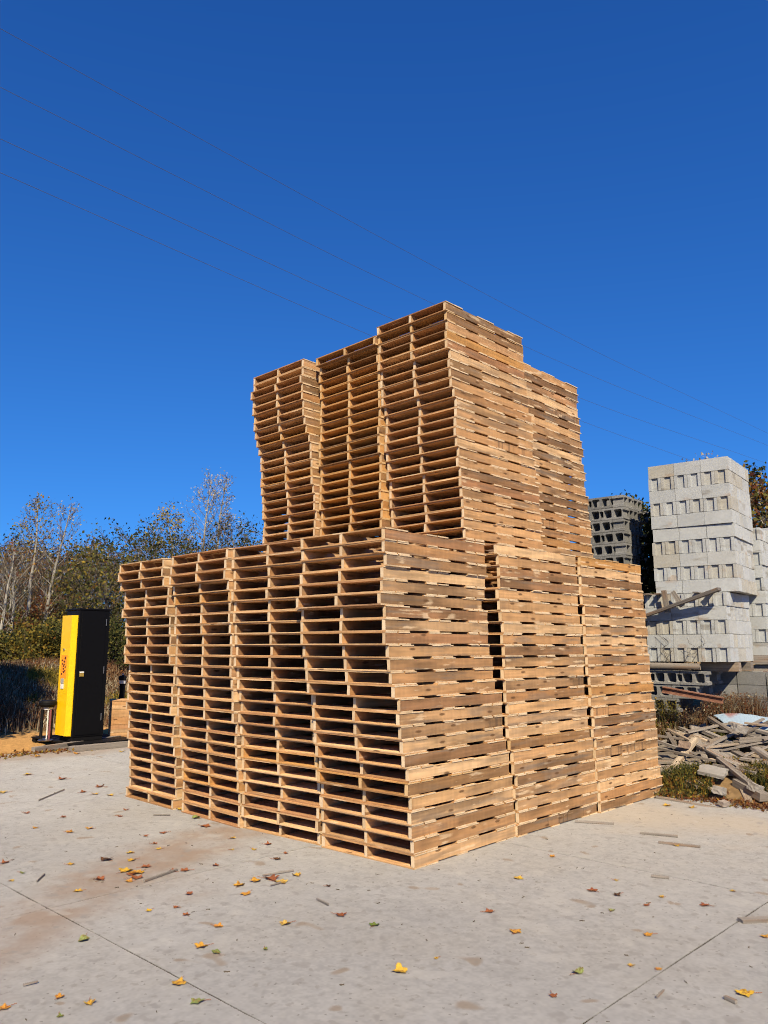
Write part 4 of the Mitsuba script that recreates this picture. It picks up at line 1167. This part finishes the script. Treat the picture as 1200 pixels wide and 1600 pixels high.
# ---------------------------------------------------------------- wires
WIRES = [("highest", [(-5.8, 10.5), (0.0, 16.75), (5.9, 22.9), (16.9, 33.5)], 11.0), ("second highest", [(-5.7, 10.5), (0.0, 16.75), (5.8, 22.6), (15.7, 31.5)], 10.0),
         ("third highest", [(-5.5, 10.3), (0.0, 16.4), (5.7, 22.2), (15.0, 30.4)], 9.0), ("lowest", [(-5.7, 10.6), (-0.4, 16.7), (6.1, 23.6), (11.7, 29.0)], 8.7)]
for nm, pts, z in WIRES:
    p = np.array([(x, y, z) for x, y in pts])
    a = p[0] + (p[0] - p[1]) * 2.0
    b = p[3] + (p[3] - p[2]) * 3.0
    p = np.vstack([a, p, b])
    from scipy.interpolate import PchipInterpolator
    tt = np.linspace(0, len(p) - 1, 60)
    q = np.stack([PchipInterpolator(np.arange(len(p)), p[:, c])(tt) for c in range(3)], 1)
    key = numbered("power_line")
    t = tube(q, 0.0036, 6)
    put(key, (t[0], t[1]), "cable", smooth=True)
    tag(key, f"thin dark overhead power line, {nm} of the four crossing the sky", "wire", "overhead power lines")

# ---------------------------------------------------------------- leaves and sticks on the yard
rl = np.random.default_rng(99)
LEAVES = [
    (-4.76, 10.25, 'y', 0.134), (-3.19, 7.02, 'r', 0.079), (-2.89, 6.51, 'y', 0.049), (-2.9, 6.72, 'g', 0.05), (-3.9, 9.03, 'r', 0.084), (-3.49, 8.32, 'o', 0.07),
    (-5.06, 11.64, 'o', 0.13), (-4.42, 11.26, 'r', 0.137), (-3.42, 8.83, 'r', 0.074), (-2.61, 6.98, 'o', 0.065), (-3.07, 8.13, 'o', 0.084), (-2.95, 8.29, 'o', 0.085),
    (-3.56, 10.16, 'o', 0.104), (-3.35, 10.08, 'y', 0.104), (-3.69, 10.66, 'r', 0.119), (-3.75, 10.29, 'r', 0.087), (-2.82, 8.86, 'r', 0.066), (-2.87, 9.2, 'r', 0.069),
    (-2.89, 9.79, 'y', 0.091), (-2.28, 6.25, 'y', 0.07), (-2.22, 6.54, 'r', 0.098), (-2.37, 7.12, 'd', 0.12), (-2.09, 6.79, 'o', 0.127), (-1.99, 6.72, 'o', 0.113),
    (-1.94, 6.59, 'r', 0.111), (-1.96, 6.9, 'r', 0.09), (-1.98, 6.49, 'o', 0.073), (-2.02, 6.68, 'r', 0.087), (-1.96, 6.73, 'y', 0.075), (-2.24, 7.35, 'y', 0.076),
    (-2.15, 7.1, 'o', 0.08), (-2.11, 7.67, 'r', 0.057), (-2.03, 7.49, 'y', 0.063), (-2.16, 8.1, 'r', 0.083), (-2.29, 7.97, 'r', 0.052), (-1.99, 8.77, 'g', 0.106),
    (-1.8, 8.38, 'r', 0.117), (-2.26, 9.2, 'y', 0.103), (-1.43, 7.89, 'y', 0.066), (-1.36, 7.46, 'y', 0.042), (-1.16, 7.46, 'y', 0.056), (-1.06, 7.65, 'r', 0.071),
    (-0.86, 7.33, 'r', 0.048), (-0.91, 7.14, 'd', 0.073), (-1.4, 6.94, 'r', 0.058), (-1.71, 6.77, 'r', 0.076), (-1.62, 6.79, 'r', 0.089), (-1.1, 6.39, 'o', 0.096),
    (-0.99, 6.49, 'o', 0.097), (-0.88, 6.56, 'r', 0.135), (-0.79, 6.47, 'y', 0.121), (-0.7, 6.66, 'y', 0.081), (-1.02, 6.17, 'o', 0.086), (-1.43, 6.17, 'r', 0.063),
    (-1.45, 5.88, 'r', 0.055), (-1.34, 5.72, 'r', 0.059), (-1.62, 5.8, 'y', 0.049), (-1.07, 5.49, 'o', 0.067), (-0.65, 5.54, 'y', 0.083), (-0.29, 5.71, 'r', 0.085),
    (-0.06, 5.52, 'g', 0.077), (-0.42, 6.37, 'd', 0.048), (-1.86, 5.26, 'g', 0.093), (-1.11, 5.14, 'o', 0.086), (-1.0, 5.06, 'g', 0.071), (-1.11, 4.61, 'o', 0.086),
    (-0.96, 4.39, 'g', 0.078), (-0.71, 5.1, 'g', 0.038), (-1.91, 4.32, 'o', 0.065), (-1.5, 4.37, 'o', 0.061), (-1.68, 4.45, 'o', 0.054), (-1.59, 4.23, 'g', 0.036),
    (1.05, 6.57, 'y', 0.086), (1.46, 7.22, 'o', 0.061), (1.55, 6.26, 'r', 0.088), (1.7, 6.15, 'd', 0.069), (1.81, 6.52, 'y', 0.043), (1.84, 5.92, 'r', 0.055),
    (2.01, 6.11, 'y', 0.046), (2.25, 5.92, 'r', 0.077), (0.73, 5.79, 'r', 0.081), (0.84, 5.4, 'o', 0.086), (1.66, 5.34, 'o', 0.07), (1.57, 5.81, 'g', 0.054),
    (0.09, 4.77, 'y', 0.098), (0.3, 4.96, 'y', 0.032), (1.08, 4.76, 'g', 0.076), (1.41, 4.86, 'y', 0.045), (1.55, 4.81, 'o', 0.045), (1.88, 4.49, 'y', 0.101),
    (2.67, 7.6, 'o', 0.064), (2.59, 6.25, 'y', 0.047), (2.38, 5.31, 'o', 0.059), (0.88, 4.46, 'r', 0.05), (3.24, 9.45, 'o', 0.106), (3.47, 9.34, 'y', 0.087),
    (4.43, 9.87, 'y', 0.129), (-4.54, 14.12, 'y', 0.119), (-5.21, 13.87, 'o', 0.13), (-5.7, 13.48, 'o', 0.126), (-6.14, 13.71, 'o', 0.115),
]
KIND = {"o": (0, "orange"), "y": (1, "yellow"), "r": (2, "reddish brown"), "g": (3, "green"), "d": (4, "dark brown")}
counts = {}
for x, y, kind, size in sorted(LEAVES):
    kn, colour = KIND[kind]
    counts[colour] = counts.get(colour, 0) + 1
    lobes = 5
    a = np.linspace(0, 2 * np.pi, 21)[:-1]
    r = 0.80 + 0.20 * np.cos(lobes * a) + rl.uniform(-0.08, 0.08, 20) + 0.10 * np.cos(a)
    if kind == "g" and rl.random() < 0.6:
        r = 0.55 + 0.4 * np.abs(np.cos(a)) + rl.uniform(-0.04, 0.04, 20)
    s = size * 0.5
    ring = np.stack([np.cos(a) * r, np.sin(a) * r], 1)
    inner = ring * 0.5
    pts2 = np.vstack([[(0, 0)], inner, ring])
    curl = rl.uniform(0.35, 1.0)
    bend = rl.uniform(0, np.pi)
    d = pts2[:, 0] * math.cos(bend) + pts2[:, 1] * math.sin(bend)
    zz = curl * d ** 2 * 0.55 + 0.18 * rl.normal(0, 0.35, len(pts2)) * np.linalg.norm(pts2, axis=1)
    v_ = np.stack([pts2[:, 0] * s, pts2[:, 1] * s, zz * s], 1)
    v_[:, 2] -= v_[:, 2].min() - 0.003
    k = np.arange(20)
    k1 = (k + 1) % 20
    f_ = np.vstack([np.stack([k * 0, 1 + k, 1 + k1], 1), np.stack([1 + k, 21 + k, 21 + k1], 1), np.stack([1 + k, 21 + k1, 1 + k1], 1)])
    ident = kn * 100 + counts[colour]
    uv_ = np.stack([10.0 * ident + 5 + pts2[:, 0], pts2[:, 1]], 1)
    st = tube([(s * 0.2, 0, 0.006), (s * 1.2, s * 0.15, 0.008), (s * 1.9, s * 0.05, 0.012)], 0.0016, 4, 0)
    st = (st[0], st[1], np.tile([10.0 * 250 + 5.3, 0.3], (len(st[0]), 1)))
    v_, f_, uv_ = join([(v_, f_, uv_), st])
    an = rl.uniform(0, 2 * np.pi)
    R = np.array([[math.cos(an), -math.sin(an), 0], [math.sin(an), math.cos(an), 0], [0, 0, 1]])
    key = numbered("fallen_leaf")
    putuv(key, (v_ @ R.T + np.array([x, y, 0.001]), f_, uv_), "ground_leaf", smooth=True)
    tag(key, f"{colour} leaf on the concrete, {ordinal(min(40, counts[colour]))} {colour} one from the left", "leaf", "fallen leaves on the concrete")
STICKS = [
    ((2.35, 5.58), (2.62, 5.62), 0.06, 'flat brown splinter of plank at the right edge of the concrete'),
    ((1.98, 8.58), (2.35, 8.47), 0.022, 'long thin stick lying right of the pallet corner stacks, nearest the pallets'),
    ((2.49, 8.07), (2.8, 7.92), 0.02, 'long thin twig on the concrete toward the debris heap'),
    ((2.54, 7.7), (2.86, 7.53), 0.02, 'broken twig beside an orange leaf near the debris heap'),
    ((2.11, 6.61), (2.23, 6.56), 0.016, 'short twig on the right side of the concrete'),
    ((-1.85, 6.47), (-1.68, 6.79), 0.014, 'slanted dark twig beside the cluster of orange leaves'),
    ((-2.48, 8.9), (-2.3, 8.9), 0.012, 'short dark stick near the left pallet stacks'),
    ((-0.48, 6.04), (-0.39, 5.91), 0.012, 'short dark stick in the middle of the concrete'),
    ((-0.96, 6.63), (-0.73, 6.77), 0.01, 'thin twig among the yellow and orange leaves in the middle'),
    ((-0.86, 6.36), (-0.79, 6.44), 0.01, 'small twig in front of the middle yellow leaves'),
    ((1.76, 4.43), (1.79, 4.37), 0.018, 'short dark stick left of the yellow leaf in the lower right corner'),
    ((1.41, 4.43), (1.47, 4.51), 0.01, 'tiny twig in the lower right foreground'),
    ((-1.93, 4.58), (-1.87, 4.62), 0.01, 'thin pale stick in the lower left foreground'),
    ((-2.68, 6.47), (-2.7, 6.66), 0.012, 'short dark twig at the left edge of the concrete'),
    ((-4.07, 9.72), (-4.05, 10.43), 0.012, 'thin twig far left on the concrete'),
]
for k, (p, q, w, lab) in enumerate(STICKS):
    plank("broken_stick", (p[0], p[1], 0.012), (q[0], q[1], 0.012), w, min(w, 0.02), lab, "stick", "broken sticks on the concrete", ident=21 if w < 0.04 else 23, warp=0.002)
# tiny crumbs of bark and twig all over the slabs
n_ = 300
pt = np.stack([rl.uniform(-7, 4, n_), rl.uniform(3.6, 13, n_), np.full(n_, 0.003)], 1)
cr = []
for p in pt:
    L, a = rl.uniform(0.008, 0.035), rl.uniform(0, np.pi)
    d = np.array([math.cos(a), math.sin(a), 0]) * L / 2
    v_, f_, uv_ = tube(np.stack([p - d, p + d]), rl.uniform(0.0015, 0.004), 4, 60)
    cr.append((v_, f_, uv_))
putuv("bark_crumbs", join(cr), "bark")
tag("bark_crumbs", "tiny bark and twig crumbs scattered over the concrete", "crumbs", kind="stuff")
